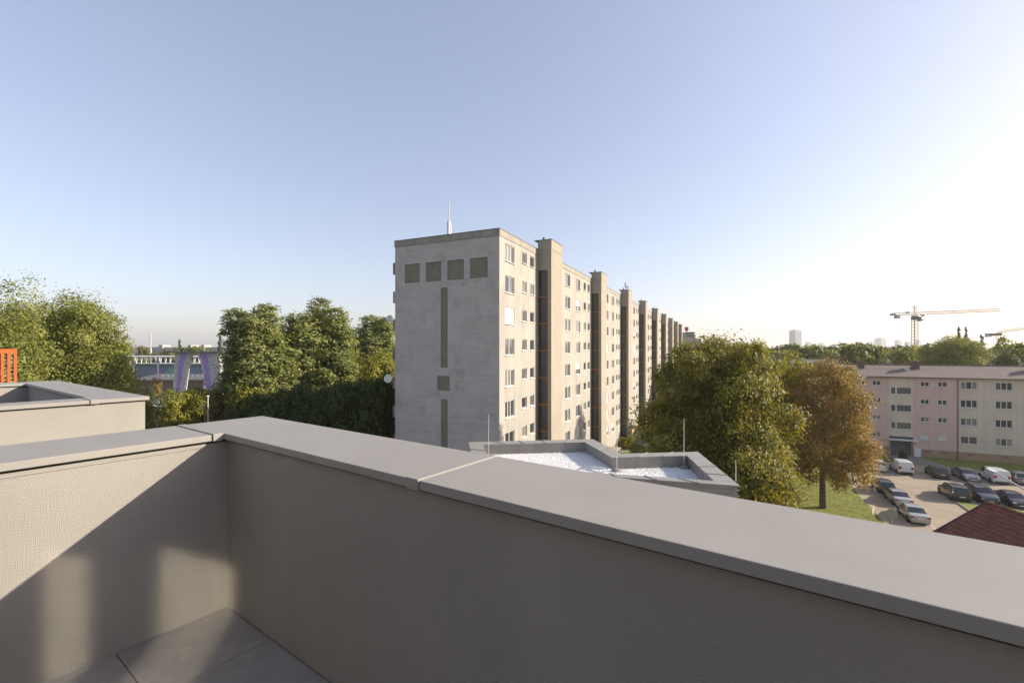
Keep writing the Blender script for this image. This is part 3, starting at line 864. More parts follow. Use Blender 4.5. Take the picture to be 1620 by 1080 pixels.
# grass strip and entrance path in front
gs = MB().poly([(S0, -6.3, .016), (bs0 - .3, -6.3, .016), (bs0 - .3, -.02, .016), (S0, -.02, .016)]).build('grass_strip', M['grass'], loc=tuple(Q), rot=(0, 0, CROSS))
tag(gs, kind='structure')
gs = MB().poly([(bs1 + 2.3, -6.6, .016), (S1, -6.6, .016), (S1, -.02, .016), (bs1 + .8, -.02, .016)]).build('grass_strip', M['grass'], loc=tuple(Q), rot=(0, 0, CROSS))
tag(gs, kind='structure')
ps = MB().poly([(bs0 - .3, -7.0, .018), (bs1 + 2.3, -7.0, .018), (bs1 + .8, -.02, .018), (bs0 - .3, -.02, .018)]).build('entrance_path', M['paving'], loc=tuple(Q), rot=(0, 0, CROSS))
tag(ps, kind='structure')

# further pitched blocks behind
def back_block(name, label, off_s, off_y, s0, s1, ze_, zr_, wallm):
    o = Q + C_DIR * off_s + A_DIR * off_y
    t = thing(name, label, 'building', tuple(o), CROSS)
    MB().box(s0, s1, 0, 10.5, 0, ze_ - .02).build('wall', wallm, t)
    n = int((s1 - s0) / 3.2)
    wme = MB().box(0, 1.5, -.03, .03, 0, 1.2).mesh('window', M['glass_grey'])
    for k in range(n):
        for r in range(4):
            inst('window', wme, t, (s0 + 1 + k * 3.2, 0, 2.2 + r * 2.9))
    r_ = pitched(t, s0 - .3, s1, 0, 10.5, ze_, zr_, M['slate'])
    for k in range(3):
        sx = s0 + (s1 - s0) * (.2 + .3 * k)
        MB().box(sx - .45, sx + .45, 4.2, 5.4, zr_ - .5, zr_ + .7).build('chimney', M['brick_dark'], r_)
    return t
back_block('apartment_block', 'long grey roofed block directly behind the pink block', 0, 36, -46, 2, 13.6, 15.6, M['beige'])
back_block('apartment_block', 'grey roofed block behind the beige end of the pink block', 14, 40, 4, 46, 13.3, 15.3, M['pink'])

# ================================================================== RED TILED ROOF HOUSE, lower right
hr = thing('tiled_house', 'house with dark red tiled gable roof beside the parking lot', 'house', (31.3, 30.0, 0), R(-4.0))
rz_ = 7.9; half = 5.2; pitch = math.tan(R(32)); ze3 = rz_ - half * pitch
MB().box(-half + .5, half - .5, -13.6, -.35, 0, ze3 + .1).build('wall', M['plaster_dark'], hr)
MB().poly([(-half + .5, -.4, ze3), (half - .5, -.4, ze3), (0, -.4, rz_ - .25)]).build('gable', M['plaster_dark'], hr)
slope_len = math.hypot(half, half * pitch); nco = int(slope_len / .34)
for side in (-1, 1):
    for k in range(nco):
        t0 = k * .34 / slope_len; t1 = min(1.0, (k * .34 + .40) / slope_len)
        # a course of tiles: rolled profile along the ridge direction
        mb = MB(); n = 46; dy = 14.0 / n
        xa, za = side * half * t0, rz_ - half * pitch * t0
        xb, zb2 = side * half * t1, rz_ - half * pitch * t1
        up = Vector((side * math.sin(R(32)), 0, math.cos(R(32))))
        pa, pb, pc = [], [], []
        for q in range(n * 4 + 1):
            yy = -q * dy / 4
            bumpv = .022 * abs(math.sin(q * math.pi / 4)) 
            oa = up * (.012 + bumpv); ob = up * (.05 + bumpv)
            pa.append((xa + oa.x, yy, za + oa.z)); pb.append((xb + ob.x, yy, zb2 + ob.z)); pc.append((xb, yy, zb2))
        n0 = len(mb.v); m_ = len(pa); mb.v += pa + pb + pc
        for q in range(m_ - 1):
            mb.f.append((n0 + q, n0 + q + 1, n0 + m_ + q + 1, n0 + m_ + q)); mb.f.append((n0 + m_ + q, n0 + m_ + q + 1, n0 + 2 * m_ + q + 1, n0 + 2 * m_ + q))
        mb.build('tile_course', M['red_tile'], hr, smooth='keep')
for k in range(38):
    y0 = -k * .37
    MB().tube([(0, y0 + .01, rz_ + .03), (0, y0 - .37, rz_ + .055)], [.105, .12], 8).build('ridge_tile', M['red_tile'], hr)
MB().bar((-half, .02, ze3 + .0), (0, .02, rz_ + .0), .05, .22).build('verge_board', M['eave'], hr)
MB().bar((half, .02, ze3 + .0), (0, .02, rz_ + .0), .05, .22).build('verge_board', M['eave'], hr)

# ================================================================== TREES
def leaf_mesh(name, seed, lobes, n, leaf, clump=.16, per=26, inner=.22, droop=0.0):
    """crown of n small leaf faces gathered in clumps on the lobes' shells; lobes: (x, y, z, rx, ry, rz)"""
    g = np.random.default_rng(seed)
    lob = np.array(lobes); wgt = (lob[:, 3] * lob[:, 4] * lob[:, 5]) ** (2 / 3); wgt /= wgt.sum()
    C, D, TI = [], [], []
    for i, l in enumerate(lobes):
        m = int(n * wgt[i]); k = max(4, m // per)
        mi = int(m * inner); ms = m - mi
        d = g.normal(size=(k, 3)); d[:, 2] += .25; d /= np.linalg.norm(d, axis=1)[:, None]
        f = g.uniform(.72, 1.06, (k, 1))
        cc = np.array(l[:3]) + d * f * np.array(l[3:])
        ct = np.clip(g.normal(.42, .17, k), 0, 1)
        idx = g.integers(0, k, ms)
        rs = clump * (l[3] + l[4] + l[5]) / 3 * g.uniform(.6, 1.5, k)[idx][:, None]
        off = np.clip(g.normal(size=(ms, 3)), -1.7, 1.7) * rs * np.array([1, 1, .7])
        off[:, 2] -= droop * np.abs(g.normal(size=ms)) * rs[:, 0]
        C.append(cc[idx] + off); D.append(d[idx]); TI.append(ct[idx] + g.normal(0, .13, ms))
        di = g.normal(size=(mi, 3)); di /= np.linalg.norm(di, axis=1)[:, None]
        C.append(np.array(l[:3]) + di * np.array(l[3:]) * g.uniform(.2, .95, (mi, 1)) ** .5); D.append(di); TI.append(np.clip(g.normal(.38, .17, mi), 0, 1))
    C = np.concatenate(C); D = np.concatenate(D); TI = np.clip(np.concatenate(TI), 0, 1)
    N = len(C)
    nr = D * .95 + g.normal(size=(N, 3)) * .42 + np.array([0, 0, .25]); nr /= np.linalg.norm(nr, axis=1)[:, None]
    t = np.cross(nr, g.normal(size=(N, 3))); t /= np.linalg.norm(t, axis=1)[:, None]
    b = np.cross(nr, t)
    s = (leaf * g.uniform(.6, 1.3, N))[:, None]
    V = np.empty((N, 4, 3)); V[:, 0] = C + t * s * .62; V[:, 1] = C + b * s * .36; V[:, 2] = C - t * s * .62; V[:, 3] = C - b * s * .36
    me = bpy.data.meshes.new(name)
    me.vertices.add(N * 4); me.loops.add(N * 4); me.polygons.add(N)
    me.vertices.foreach_set('co', V.reshape(-1).astype(np.float32))
    me.loops.foreach_set('vertex_index', np.arange(N * 4, dtype=np.int32))
    me.polygons.foreach_set('loop_start', np.arange(0, N * 4, 4, dtype=np.int32))
    me.update(calc_edges=True)
    at = me.attributes.new('tint', 'FLOAT', 'POINT')
    at.data.foreach_set('value', np.repeat(TI, 4).astype(np.float32))
    me.materials.append(LEAF['far'])
    return me

def trunk_mesh(name, seed, h, r, lobes, z_split=.35, mt='bark', limbs=9):
    g = random.Random(seed); mb = MB()
    p = [(0, 0, -.1), (g.uniform(-.1, .1), g.uniform(-.1, .1), h * .2), (g.uniform(-.25, .25), g.uniform(-.25, .25), h * .5), (g.uniform(-.3, .3), g.uniform(-.3, .3), h * .86)]
    mb.tube(p, [r * 1.35, r, r * .7, r * .15], 9)
    for k in range(min(limbs, len(lobes))):
        l = lobes[k % len(lobes)]
        zs = h * g.uniform(z_split * .75, z_split + .25)
        s = Vector((0, 0, zs)); e = Vector(l[:3]); mid = s.lerp(e, .5) + Vector((g.uniform(-.3, .3), g.uniform(-.3, .3), g.uniform(-.1, .5)))
        mb.tube([tuple(s), tuple(mid), tuple(e)], [r * .42, r * .26, r * .06], 6)
        for q in range(2):
            e2 = e + Vector((g.uniform(-1, 1) * l[3] * .8, g.uniform(-1, 1) * l[4] * .8, g.uniform(-.2, 1) * l[5] * .7))
            mb.tube([tuple(mid), tuple(mid.lerp(e2, .6)), tuple(e2)], [r * .2, r * .12, r * .03], 5)
    return mb.mesh(name, M[mt], smooth=50)

def round_lobes(seed, w, z0, z1, n=16, k=.36, top=.9):
    """lobes filling an egg-shaped crown w wide from z0 to z1"""
    g = random.Random(seed); out = []; hh = (z1 - z0)
    for i in range(n):
        zf = (i + .5) / n * .86 + .05
        rad = w / 2 * math.sqrt(max(.06, 1 - (abs(zf - .40) / (.62 if zf > .4 else .52)) ** 2))
        a = i * 2.39996 + g.uniform(-.4, .4); rr = rad * g.uniform(.5, .82)
        s = k * w / 2 * g.uniform(.85, 1.25) * (1.0 if zf < .75 else top)
        out.append((rr * math.cos(a), rr * math.sin(a), z0 + hh * zf, s * 1.15, s * 1.15, s * .95))
    out.append((0, 0, z0 + hh * .45, w * .27, w * .27, hh * .30))
    out.append((0, 0, z1 - hh * .17, w * .18, w * .18, hh * .15))
    return out
def plume_lobes(seed, w, z0, z1, plumes=5):
    """upright plumes, as on poplars and willows"""
    g = random.Random(seed); out = []; hh = z1 - z0
    for p in range(plumes):
        a = p * 2.4 + g.uniform(-.4, .4); r0 = w * .30 * (0.25 if p == 0 else g.uniform(.7, 1.1))
        top = 1.0 if p == 0 else g.uniform(.74, .97); n = 7
        for i in range(n):
            f = (i + .4) / n * top
            rr = r0 * (1.15 - .25 * f); s = w * .185 * (1.15 - .38 * (i / n)) * g.uniform(.85, 1.2)
            out.append((rr * math.cos(a) + g.uniform(-.3, .3), rr * math.sin(a) + g.uniform(-.3, .3), z0 + hh * f, s, s, s * 1.45))
    return out
def cone_lobes(seed, w, z0, z1, n=9):
    return [(0, 0, z0 + (z1 - z0) * (i + .5) / n, w / 2 * (1 - i / n * .86), w / 2 * (1 - i / n * .86), (z1 - z0) / n * .8) for i in range(n)]

ARCH = {}
def arch(key, lobes, h, n, leaf, r, mt='bark', seed=1, **kw):
    me = leaf_mesh('crown', seed, lobes, n, leaf, **kw)
    co = np.empty(len(me.vertices) * 3, np.float32); me.vertices.foreach_get('co', co); co = co.reshape(-1, 3)
    top = float(np.percentile(co[:, 2], 99.7)); wid = float(np.percentile(np.hypot(co[:, 0], co[:, 1]), 97)) * 2
    ARCH[key] = (me, trunk_mesh('trunk', seed, h, r, lobes, mt=mt, limbs=26 if mt == 'bark_pale' else 12), top, wid)
arch('round_a', round_lobes(1, 10, 2.6, 14), 14, 26000, .30, .26, seed=11)
arch('round_b', round_lobes(2, 11, 2.2, 13, 18, .34), 13, 26000, .30, .28, seed=12)
arch('round_c', round_lobes(5, 9, 3.0, 12, 14, .40), 12, 20000, .30, .22, seed=13)
arch('plume_a', round_lobes(3, 9.0, 2.5, 20, 40, .22) + plume_lobes(3, 7.0, 8, 24, 5), 24, 90000, .28, .34, seed=14, clump=.2, per=22, mt='bark_pale')
arch('plume_b', round_lobes(14, 10, 2.5, 19.5, 36, .20) + plume_lobes(6, 8.5, 8, 24, 6), 24, 85000, .28, .36, seed=15, clump=.2, per=22, mt='bark_pale')
arch('plane_a', round_lobes(7, 13, 4, 21, 34, .20) + plume_lobes(9, 10, 9, 24, 6), 23, 120000, .18, .42, seed=16, clump=.26, per=44, mt='bark_pale', inner=.12)
arch('plane_b', round_lobes(8, 12, 3, 20, 40, .20), 20, 95000, .18, .38, seed=17, clump=.28, per=44, mt='bark_pale', inner=.12)
arch('chestnut', round_lobes(21, 13.4, .6, 16.4, 64, .20), 16.4, 210000, .175, .40, seed=18, clump=.24, per=70, inner=.12)
arch('brown', round_lobes(22, 10.4, 2.0, 14.3, 40, .21), 14.3, 62000, .175, .33, seed=19, clump=.30, per=40, inner=.06)
arch('cone', cone_lobes(3, 5, 1.0, 16), 16, 11000, .35, .22, seed=20, clump=.14)
arch('column', cone_lobes(3, 3.4, 1.0, 18, 10), 18, 9000, .35, .22, seed=21, clump=.2)
arch('far_a', round_lobes(31, 13, 2, 18, 16, .36), 18, 7000, .75, .3, seed=22, per=12)
arch('far_b', round_lobes(32, 15, 2, 17, 18, .34), 17, 7000, .75, .3, seed=23, per=12)
arch('bush', round_lobes(33, 3.2, .1, 2.6, 9, .42), 2.4, 4500, .17, .05, seed=24)

def tree(kind, x, y, top, width_scale, leafk, label, group=None, rz=None, name='tree', cat='tree'):
    cme, tme, h, nat = ARCH[kind]
    sz = top / h; 
    t = thing(name, label, cat, (x, y, 0), rng.uniform(0, 6.28) if rz is None else rz, group)
    t.scale = (width_scale, width_scale, sz)
    c = inst('crown', cme, t)
    c.material_slots[0].link = 'OBJECT'; c.material_slots[0].material = LEAF[leafk]
    inst('trunk', tme, t)
    return t
def tree_px(kind, px, d, ytop, wpx, natural_w, leafk, label, **kw):
    top = H - (ytop - HZ) * d / F
    return tree(kind, (px - 810) * d / F, d, top, wpx * d / F / ARCH[kind][3], leafk, label, **kw)

# right: chestnuts by the gravel block and on the lawn
tree_px('chestnut', 1132, 36.5, 541, 232, 13.4, 'chestnut', 'huge dense chestnut tree beyond the gravel roof with yellowing leaves', rz=.6)
tree_px('round_b', 1250, 58, 563, 120, 11, 'yellow', 'yellow green tree between the huge chestnut and the browning tree', rz=1.0)
bt = tree_px('brown', 1302, 51.9, 573, 124, 10.6, 'brown', 'browning horse chestnut tree standing on the lawn by the parking lot', rz=2.0)
[c for c in bt.children if c.name.startswith('crown')][0].location = (-.25, -.55, 0)      # the crown leans towards the light
tree_px('round_c', 1232, 66, 600, 70, 9, 'chestnut', 'smaller green tree half hidden behind the yellow green tree', rz=.3)
tree_px('round_c', 1062, 62, 590, 62, 9, 'chestnut', 'slender tree between the slab block and the huge chestnut')
tree_px('bush', 992, 83, 690, 28, 3.2, 'yellow', 'light green shrub at the foot of the second stair tower', name='shrub', cat='shrub')
tree_px('bush', 1010, 78, 700, 30, 3.2, 'dark', 'dark low shrub beside the path along the slab block', name='shrub', cat='shrub')
tree_px('bush', 1428, 73, 712, 14, 3.2, 'dark', 'small round shrub beside the pink block entrance', name='shrub', cat='shrub')
# left: tall pale trees
tree_px('plane_a', 14, 38, 458, 170, 13, 'plane', 'tallest pale green tree behind the orange trellis', rz=.4)
tree_px('plane_b', 118, 42, 472, 160, 12, 'plane', 'broad yellow green tree behind the neighbouring terrace', rz=2.2)
tree_px('plane_b', 60, 50, 500, 150, 12, 'poplar', 'grey green tree behind the broad yellow green tree', rz=4.0)
tree_px('round_b', 168, 58, 548, 70, 11, 'plane', 'lower yellow green tree at the edge of the forecourt', rz=1.1)
tree_px('cone', 198, 95, 562, 30, 5, 'pine', 'dark conifer in front of the white truss hall')
tree_px('plume_a', 412, 76, 488, 122, 8.5, 'poplar', 'dense tall poplar beside the climbing tower', rz=.2)
tree_px('plume_b', 502, 86, 478, 132, 9.5, 'poplar', 'tallest loose poplar with sky showing through its crown', rz=1.3)
tree_px('plume_a', 588, 112, 503, 104, 8.5, 'poplar', 'poplar close to the end wall of the slab block', rz=2.5)
tree_px('round_a', 548, 115, 535, 46, 10, 'poplar', 'small grey green tree between two poplars')
tree_px('round_b', 580, 96, 556, 104, 11, 'yellow', 'yellow green tree below the poplars beside the slab block', rz=3.0)
tree_px('round_c', 292, 69, 614, 80, 9, 'yellow', 'bright yellow green tree in front of the climbing tower', rz=.9)
tree_px('round_c', 232, 55, 630, 46, 9, 'chestnut', 'small green tree at the end of the neighbouring parapet', rz=1.9)
tree_px('round_c', 350, 72, 620, 50, 9, 'brown', 'small autumn brown tree beside the white lamp post', rz=2.9)
tree_px('round_a', 396, 72, 610, 72, 10, 'yellow', 'sunlit yellowing tree at the foot of the dense poplar', rz=.1)
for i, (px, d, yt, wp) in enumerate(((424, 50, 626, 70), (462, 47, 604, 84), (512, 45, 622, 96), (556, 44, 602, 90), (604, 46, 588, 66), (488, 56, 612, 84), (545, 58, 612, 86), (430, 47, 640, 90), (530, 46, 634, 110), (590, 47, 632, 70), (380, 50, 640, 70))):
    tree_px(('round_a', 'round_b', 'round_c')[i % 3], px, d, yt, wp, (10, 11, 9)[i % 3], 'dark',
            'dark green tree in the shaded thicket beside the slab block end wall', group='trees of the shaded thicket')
# far: tall dark spires left
tree_px('cone', 348, 230, 529, 15, 5, 'pine', 'pointed dark conifer rising behind the climbing tower roof')
tree_px('cone', 284, 260, 537, 12, 5, 'pine', 'small pointed conifer in front of the white factory')
for i, (px, d, yt, wp) in enumerate(((175, 180, 538, 34), (195, 200, 547, 40), (228, 230, 548, 22), (262, 240, 553, 50), (300, 245, 549, 60), (378, 220, 552, 50), (330, 240, 554, 50), (400, 200, 545, 60), (146, 150, 540, 50), (440, 240, 548, 70), (520, 240, 550, 70), (600, 240, 548, 70))):
    tree_px(('far_a', 'far_b')[i % 2], px, d, yt, wp, (13, 15)[i % 2], 'far', 'dark tree in the belt behind the truss hall', group='trees behind the truss hall')
# far belt on the right
fr = random.Random(5)
for i in range(30):
    px = 1120 + i * 18 + fr.uniform(-8, 8); d = fr.uniform(125, 210); yt = 549 + fr.uniform(-6, 7); wp = fr.uniform(44, 80)
    tree_px(('far_a', 'far_b')[i % 2], px, d, yt, wp, (13, 15)[i % 2], fr.choice(['far', 'plane', 'yellow', 'dark', 'far']), 'broad tree in the belt behind the pitched roofs', group='trees behind the pitched roofs')
tree_px('plane_b', 1508, 104, 533, 98, 12, 'plane', 'largest light green tree rising behind the pink block roof', rz=.5)
tree_px('far_a', 1368, 112, 545, 76, 13, 'far', 'green tree behind the left chimney of the pink block')
tree_px('column', 1517, 150, 519, 13, 3.4, 'pine', 'narrow poplar spire above the largest light green tree', group='twin poplar spires')
tree_px('column', 1528, 150, 519, 12, 3.4, 'pine', 'narrow poplar spire above the largest light green tree', group='twin poplar spires')
tree_px('column', 1553, 150, 531, 15, 3.4, 'pine', 'shorter poplar spire below the low crane')
tree_px('far_b', 1604, 105, 535, 70, 15, 'plane', 'light green tree under the low crane jib')
tree_px('round_b', 1610, 100, 558, 60, 11, 'dark', 'very dark rounded tree behind the beige block roof')

# far wood: one mass
fw_l = []
g2 = random.Random(9)
for i in range(420):
    a = g2.uniform(-52, 52); d = g2.uniform(300, 1500)
    x = d * math.tan(R(a)); hgt = g2.uniform(9, 15) + d * .0015
    if -6 < a < 6 and d < 420: continue
    s = g2.uniform(7, 13)
    fw_l.append((x, d, hgt * .5, s, s, hgt * .55))
fwm = leaf_mesh('wood', 77, fw_l, 90000, 2.6, clump=.22, per=10)
fwo = inst('far_wood', fwm); fwo.material_slots[0].link = 'OBJECT'; fwo.material_slots[0].material = LEAF['far']
tag(fwo, 'far green wood along the horizon', 'wood', kind='stuff')

# grass tufts on the lawn: uncountable
gg = np.random.default_rng(4)
tv = []; tf_ = []
lawn_poly = [(p[0], p[1]) for p in [lawn.data.vertices[i].co for i in range(len(lawn.data.vertices))]]
cnt = 0
while cnt < 26000:
    y = gg.uniform(40, 75); x = gg.uniform(22, 50)
    if not inside(lawn_poly, x, y): continue
    cnt += 1
    a = gg.uniform(0, 6.28); s = gg.uniform(.015, .04); h_ = gg.uniform(.03, .08); lx, ly = gg.normal(0, .03, 2)
    n = len(tv); c, q = math.cos(a) * s, math.sin(a) * s
    tv += [(x - c, y - q, .004), (x + c, y + q, .004), (x + lx, y + ly, h_)]; tf_.append((n, n + 1, n + 2))
tm = bpy.data.meshes.new('grass'); tm.from_pydata(tv, [], tf_); tm.materials.append(mat('grass_blade', (0.14, 0.16, 0.03), 0.8, 0.3, 0.5))
tag(inst('grass', tm), 'short mown grass on the lawn by the parking lot', 'grass', kind='stuff')

# ================================================================== CARS
def car_set(kind, paintm):
    """list of (part name, mesh, material) in a frame with x forward from the rear bumper, y left"""
    P = {
     # stations: x, belt z, top z (0 = no cabin), half width;  glass segments by index
     'sedan': dict(L=4.5, w=.89, st=[(0, .66, 0, .78), (.06, .90, 0, .84), (.55, .97, 0, .87), (.80, .98, 0, .88), (1.45, .96, 1.40, .89), (1.52, .96, 1.41, .89), (2.42, .95, 1.44, .89), (2.50, .95, 1.44, .89), (3.0, .94, 1.38, .89), (3.62, .93, 0, .88), (4.2, .78, 0, .85), (4.44, .66, 0, .74), (4.5, .5, 0, .66)], side=(3, 5, 7, 8), rear=3, front=8),
     'hatch': dict(L=4.1, w=.87, st=[(0, .62, 0, .76), (.06, .92, 0, .83), (.14, .97, 0, .85), (.52, .96, 1.42, .87), (.60, .96, 1.44, .87), (1.9, .95, 1.49, .87), (1.98, .95, 1.49, .87), (2.62, .94, 1.42, .87), (3.25, .93, 0, .86), (3.8, .80, 0, .83), (4.04, .66, 0, .72), (4.1, .5, 0, .64)], side=(4, 6, 7), rear=2, front=7),
     'suv': dict(L=4.6, w=.93, st=[(0, .66, 0, .82), (.06, 1.02, 0, .89), (.13, 1.08, 0, .91), (.48, 1.08, 1.60, .93), (.56, 1.08, 1.63, .93), (1.35, 1.07, 1.66, .93), (1.43, 1.07, 1.66, .93), (2.25, 1.06, 1.66, .93), (2.33, 1.06, 1.66, .93), (2.95, 1.05, 1.58, .93), (3.55, 1.04, 0, .92), (4.2, .92, 0, .90), (4.52, .80, 0, .80), (4.6, .6, 0, .70)], side=(4, 6, 8, 9), rear=2, front=9),
     'van': dict(L=4.4, w=.92, st=[(0, .55, 0, .84), (.03, 1.0, 0, .89), (.06, 1.10, 0, .90), (.16, 1.12, 1.78, .92), (.5, 1.12, 1.84, .92), (2.3, 1.10, 1.84, .92), (2.38, 1.10, 1.84, .92), (3.0, 1.06, 1.74, .92), (3.75, 1.00, 0, .91), (4.15, .86, 0, .87), (4.36, .7, 0, .76), (4.4, .5, 0, .70)], side=(6, 7), rear=2, front=7),
    }[kind]
    st = P['st']; secs = []
    for (x, zb, zt, w) in st:
        cabin = zt > 0
        if not cabin: zt = zb + .025
        wt = w * (.74 if cabin else .84) if kind != 'van' else w * (.86 if cabin else .86)
        secs.append([(x, w * .88, .24), (x, w * .985, .36), (x, w, zb * .70), (x, w * .955, zb), (x, wt, zt - (.03 if cabin else .0)), (x, wt * .72, zt + .012), (x, 0, zt + .03)])
    m = 7
    def strip(faces):
        mb = MB()
        for (i, j, sgn) in faces:
            a, b, c, d = secs[i][j], secs[i + 1][j], secs[i + 1][j + 1], secs[i][j + 1]
            q = [(p[0], p[1] * sgn, p[2]) for p in (a, b, c, d)]
            if sgn < 0: q.reverse()
            mb.quad(*q)
        return mb
    n = len(st); glass_side = []; gr_ = []; gf = []; body = []
    for i in range(n - 1):
        for j in range(6):
            for s in (1, -1):
                if j == 3 and i in P['side']: glass_side.append((i, j, s))
                elif j >= 4 and i == P['rear'] and kind != 'van': gr_.append((i, j, s))
                elif j >= 4 and i == P['front']: gf.append((i, j, s))
                else: body.append((i, j, s))
    bm_ = strip(body)
    for k in (0, n - 1):
        bm_.poly([(p[0], p[1], p[2]) for p in secs[k]] + [(p[0], -p[1], p[2]) for p in reversed(secs[k][:-1])])
    out = [('body', bm_.mesh('body', paintm, smooth=32), None)]
    out.append(('underside', MB().box(.1, P['L'] - .1, -P['w'] * .86, P['w'] * .86, .17, .26).mesh('underside', M['plastic_black']), None))
    for idx in sorted({i for i, _, _ in glass_side}):
        for s in (1, -1):
            out.append(('side_window', strip([(i, j, q) for (i, j, q) in glass_side if i == idx and q == s]).mesh('side_window', M['car_glass'], smooth='keep'), None))
    out.append(('windscreen', strip(gf).mesh('windscreen', M['car_glass'], smooth=40), None))
    if gr_: out.append(('rear_window', strip(gr_).mesh('rear_window', M['car_glass'], smooth=40), None))
    w = P['w']; L_ = P['L']; hz = .80 if kind in ('sedan', 'hatch') else .95
    zl = .72 if kind in ('sedan', 'hatch') else .84
    for s in (1, -1):
        out.append(('tail_light', MB().box(-.015, .14, s * w * .60 if s > 0 else -w * .93, s * w * .93 if s > 0 else -w * .60, zl, zl + (.16 if kind != 'van' else .36)).mesh('tail_light', M['tail_red'], bevel=.01), None))
        out.append(('headlight', MB().box(L_ - .34, L_ - .03, s * w * .52 if s > 0 else -w * .86, s * w * .86 if s > 0 else -w * .52, .58, .72).mesh('headlight', M['head_clear'], bevel=.02), None))
        out.append(('mirror', MB().box(L_ * .66, L_ * .66 + .12, s * w if s > 0 else -w - .17, s * w + .17 if s > 0 else -w, .94, 1.06).mesh('mirror', paintm, bevel=.02), None))
        for q in (.36, .62):
            out.append(('door_handle', MB().box(L_ * q, L_ * q + .16, s * w * .995 - .01, s * w * .995 + .012, .80, .83).mesh('door_handle', M['plastic_black']), None))
    out.append(('rear_plate', MB().box(-.022, -.002, -.26, .26, .60, .71).mesh('rear_plate', M['plate']), None))
    out.append(('front_plate', MB().box(L_ + .001, L_ + .02, -.26, .26, .34, .45).mesh('front_plate', M['plate']), None))
    out.append(('grille', MB().box(L_ - .10, L_ + .005, -.36, .36, .47, .58).mesh('grille', M['plastic_black'], bevel=.01), None))
    out.append(('rear_bumper', MB().box(-.035, .06, -w * .80, w * .80, .26, .45).mesh('rear_bumper', M['plastic_black'] if kind in ('suv', 'van') else paintm, bevel=.025), None))
    if kind == 'suv':
        for s in (1, -1):
            out.append(('roof_rail', MB().tube([(.75, s * .62, 1.66), (1.0, s * .62, 1.72), (2.6, s * .62, 1.71), (2.85, s * .62, 1.63)], .022, 6).mesh('roof_rail', M['steel_light']), None))
    return out, P
CAR = {}
rim_me = None
def wheel_meshes():
    t = MB(); prof = [(.20, -.10), (.29, -.105), (.315, -.08), (.315, .08), (.29, .105), (.20, .10)]; seg = 20
    for (r_, yy) in prof:
        for k in range(seg):
            a = 2 * math.pi * k / seg; t.v.append((r_ * math.cos(a), yy, r_ * math.sin(a)))
    for i in range(len(prof) - 1):
        for k in range(seg):
            a = i * seg + k; b = i * seg + (k + 1) % seg; t.f.append((a, b, b + seg, a + seg))
    tm_ = t.mesh('wheel', M['tyre'], smooth=50)
    r_ = MB()
    for yy in (-.085, .085):
        r_.tube([(0, yy - .004, 0), (0, yy + .004, 0)], .06, 10)
        for k in range(5):
            a = 2 * math.pi * k / 5
            r_.bar((0, yy, 0), (.20 * math.cos(a), yy, .20 * math.sin(a)), .07, .012)
    r_.tube([(0, -.08, 0), (0, .08, 0)], .205, 20)
    return tm_, r_.mesh('rim', M['rim'])
WHEEL = wheel_meshes()
arch_me = MB().tube([(0, -.012, 0), (0, .012, 0)], .375, 20).mesh('wheel_arch', M['plastic_black'])
def car(kind, paintname, col, x, y, heading, label, metal=0.0, group=None):
    """x, y is the middle of the car, heading an angle"""
    key = (kind, paintname)
    if key not in CAR:
        CAR[key] = car_set(kind, paint('paint_' + paintname, col, .28, .7, metal))
    parts, P = CAR[key]
    t = thing('parked_van' if kind == 'van' else 'parked_car', label, 'van' if kind == 'van' else 'car', (x, y, .009), heading, group)
    off = -P['L'] / 2
    for nm, me, _ in parts:
        inst(nm, me, t, (off, 0, 0))
    rs = 1.08 if kind in ('suv', 'van') else 1.0
    for fx in (P['L'] * .185, P['L'] * .80):
        for s in (1, -1):
            inst('wheel_arch', arch_me, t, (off + fx, s * (P['w'] - .008), .32 * rs))
            w_ = inst('wheel', WHEEL[0], t, (off + fx, s * (P['w'] - .095), .315 * rs)); w_.scale = (rs, 1, rs)
            inst('rim', WHEEL[1], w_)
    return t
def car_px(kind, pn, col, px, py, label, front=False, metal=0.0, turn=0.0):
    """px, py = ground point under the end of the car that faces the camera"""
    p = Vector(G(px, py)); L_ = {'sedan': 4.5, 'hatch': 4.1, 'suv': 4.6, 'van': 4.4}[kind]
    h = GRID + turn; d = Vector((math.cos(h), math.sin(h), 0))
    c = p + d * (L_ / 2)
    return car(kind, pn, col, c.x, c.y, h + (math.pi if front else 0), label, metal)
car_px('sedan', 'silver', (0.36, 0.35, 0.33), 1457, 831, 'silver saloon first in the row beside the round signs', metal=.5)
car_px('sedan', 'pale_silver', (0.40, 0.39, 0.37), 1431, 803, 'pale silver saloon between the other silver saloon and the black hatchback', metal=.5)
car_px('hatch', 'black', (0.018, 0.018, 0.02), 1406, 783, 'black hatchback ahead of two silver saloons along the lawn edge')
car_px('suv', 'white', (0.60, 0.60, 0.585), 1366, 745, 'white off-roader partly under the browning tree')
car_px('hatch', 'grey_silver', (0.40, 0.39, 0.37), 1345, 742, 'silver hatchback deepest under the browning tree', metal=.4)
car_px('hatch', 'white2', (0.60, 0.60, 0.59), 1393, 747, 'white hatchback parked beside the white van near the entrance path')
car_px('van', 'white3', (0.60, 0.60, 0.59), 1434, 751.5, 'white panel van parked beside the white hatchback')
car_px('hatch', 'black2', (0.02, 0.018, 0.019), 1492, 758.5, 'black hatchback parked between the white van and the grey saloon')
car_px('sedan', 'grey', (0.20, 0.205, 0.215), 1540, 763.5, 'grey saloon facing the lot beside the second white van', front=True, metal=.5)
car_px('van', 'white4', (0.60, 0.60, 0.59), 1586, 767, 'white panel van parked behind the street lamp arm')
car_px('suv', 'black3', (0.016, 0.016, 0.018), 1523, 795, 'black estate off-roader with roof rails at the kerb of the verge')
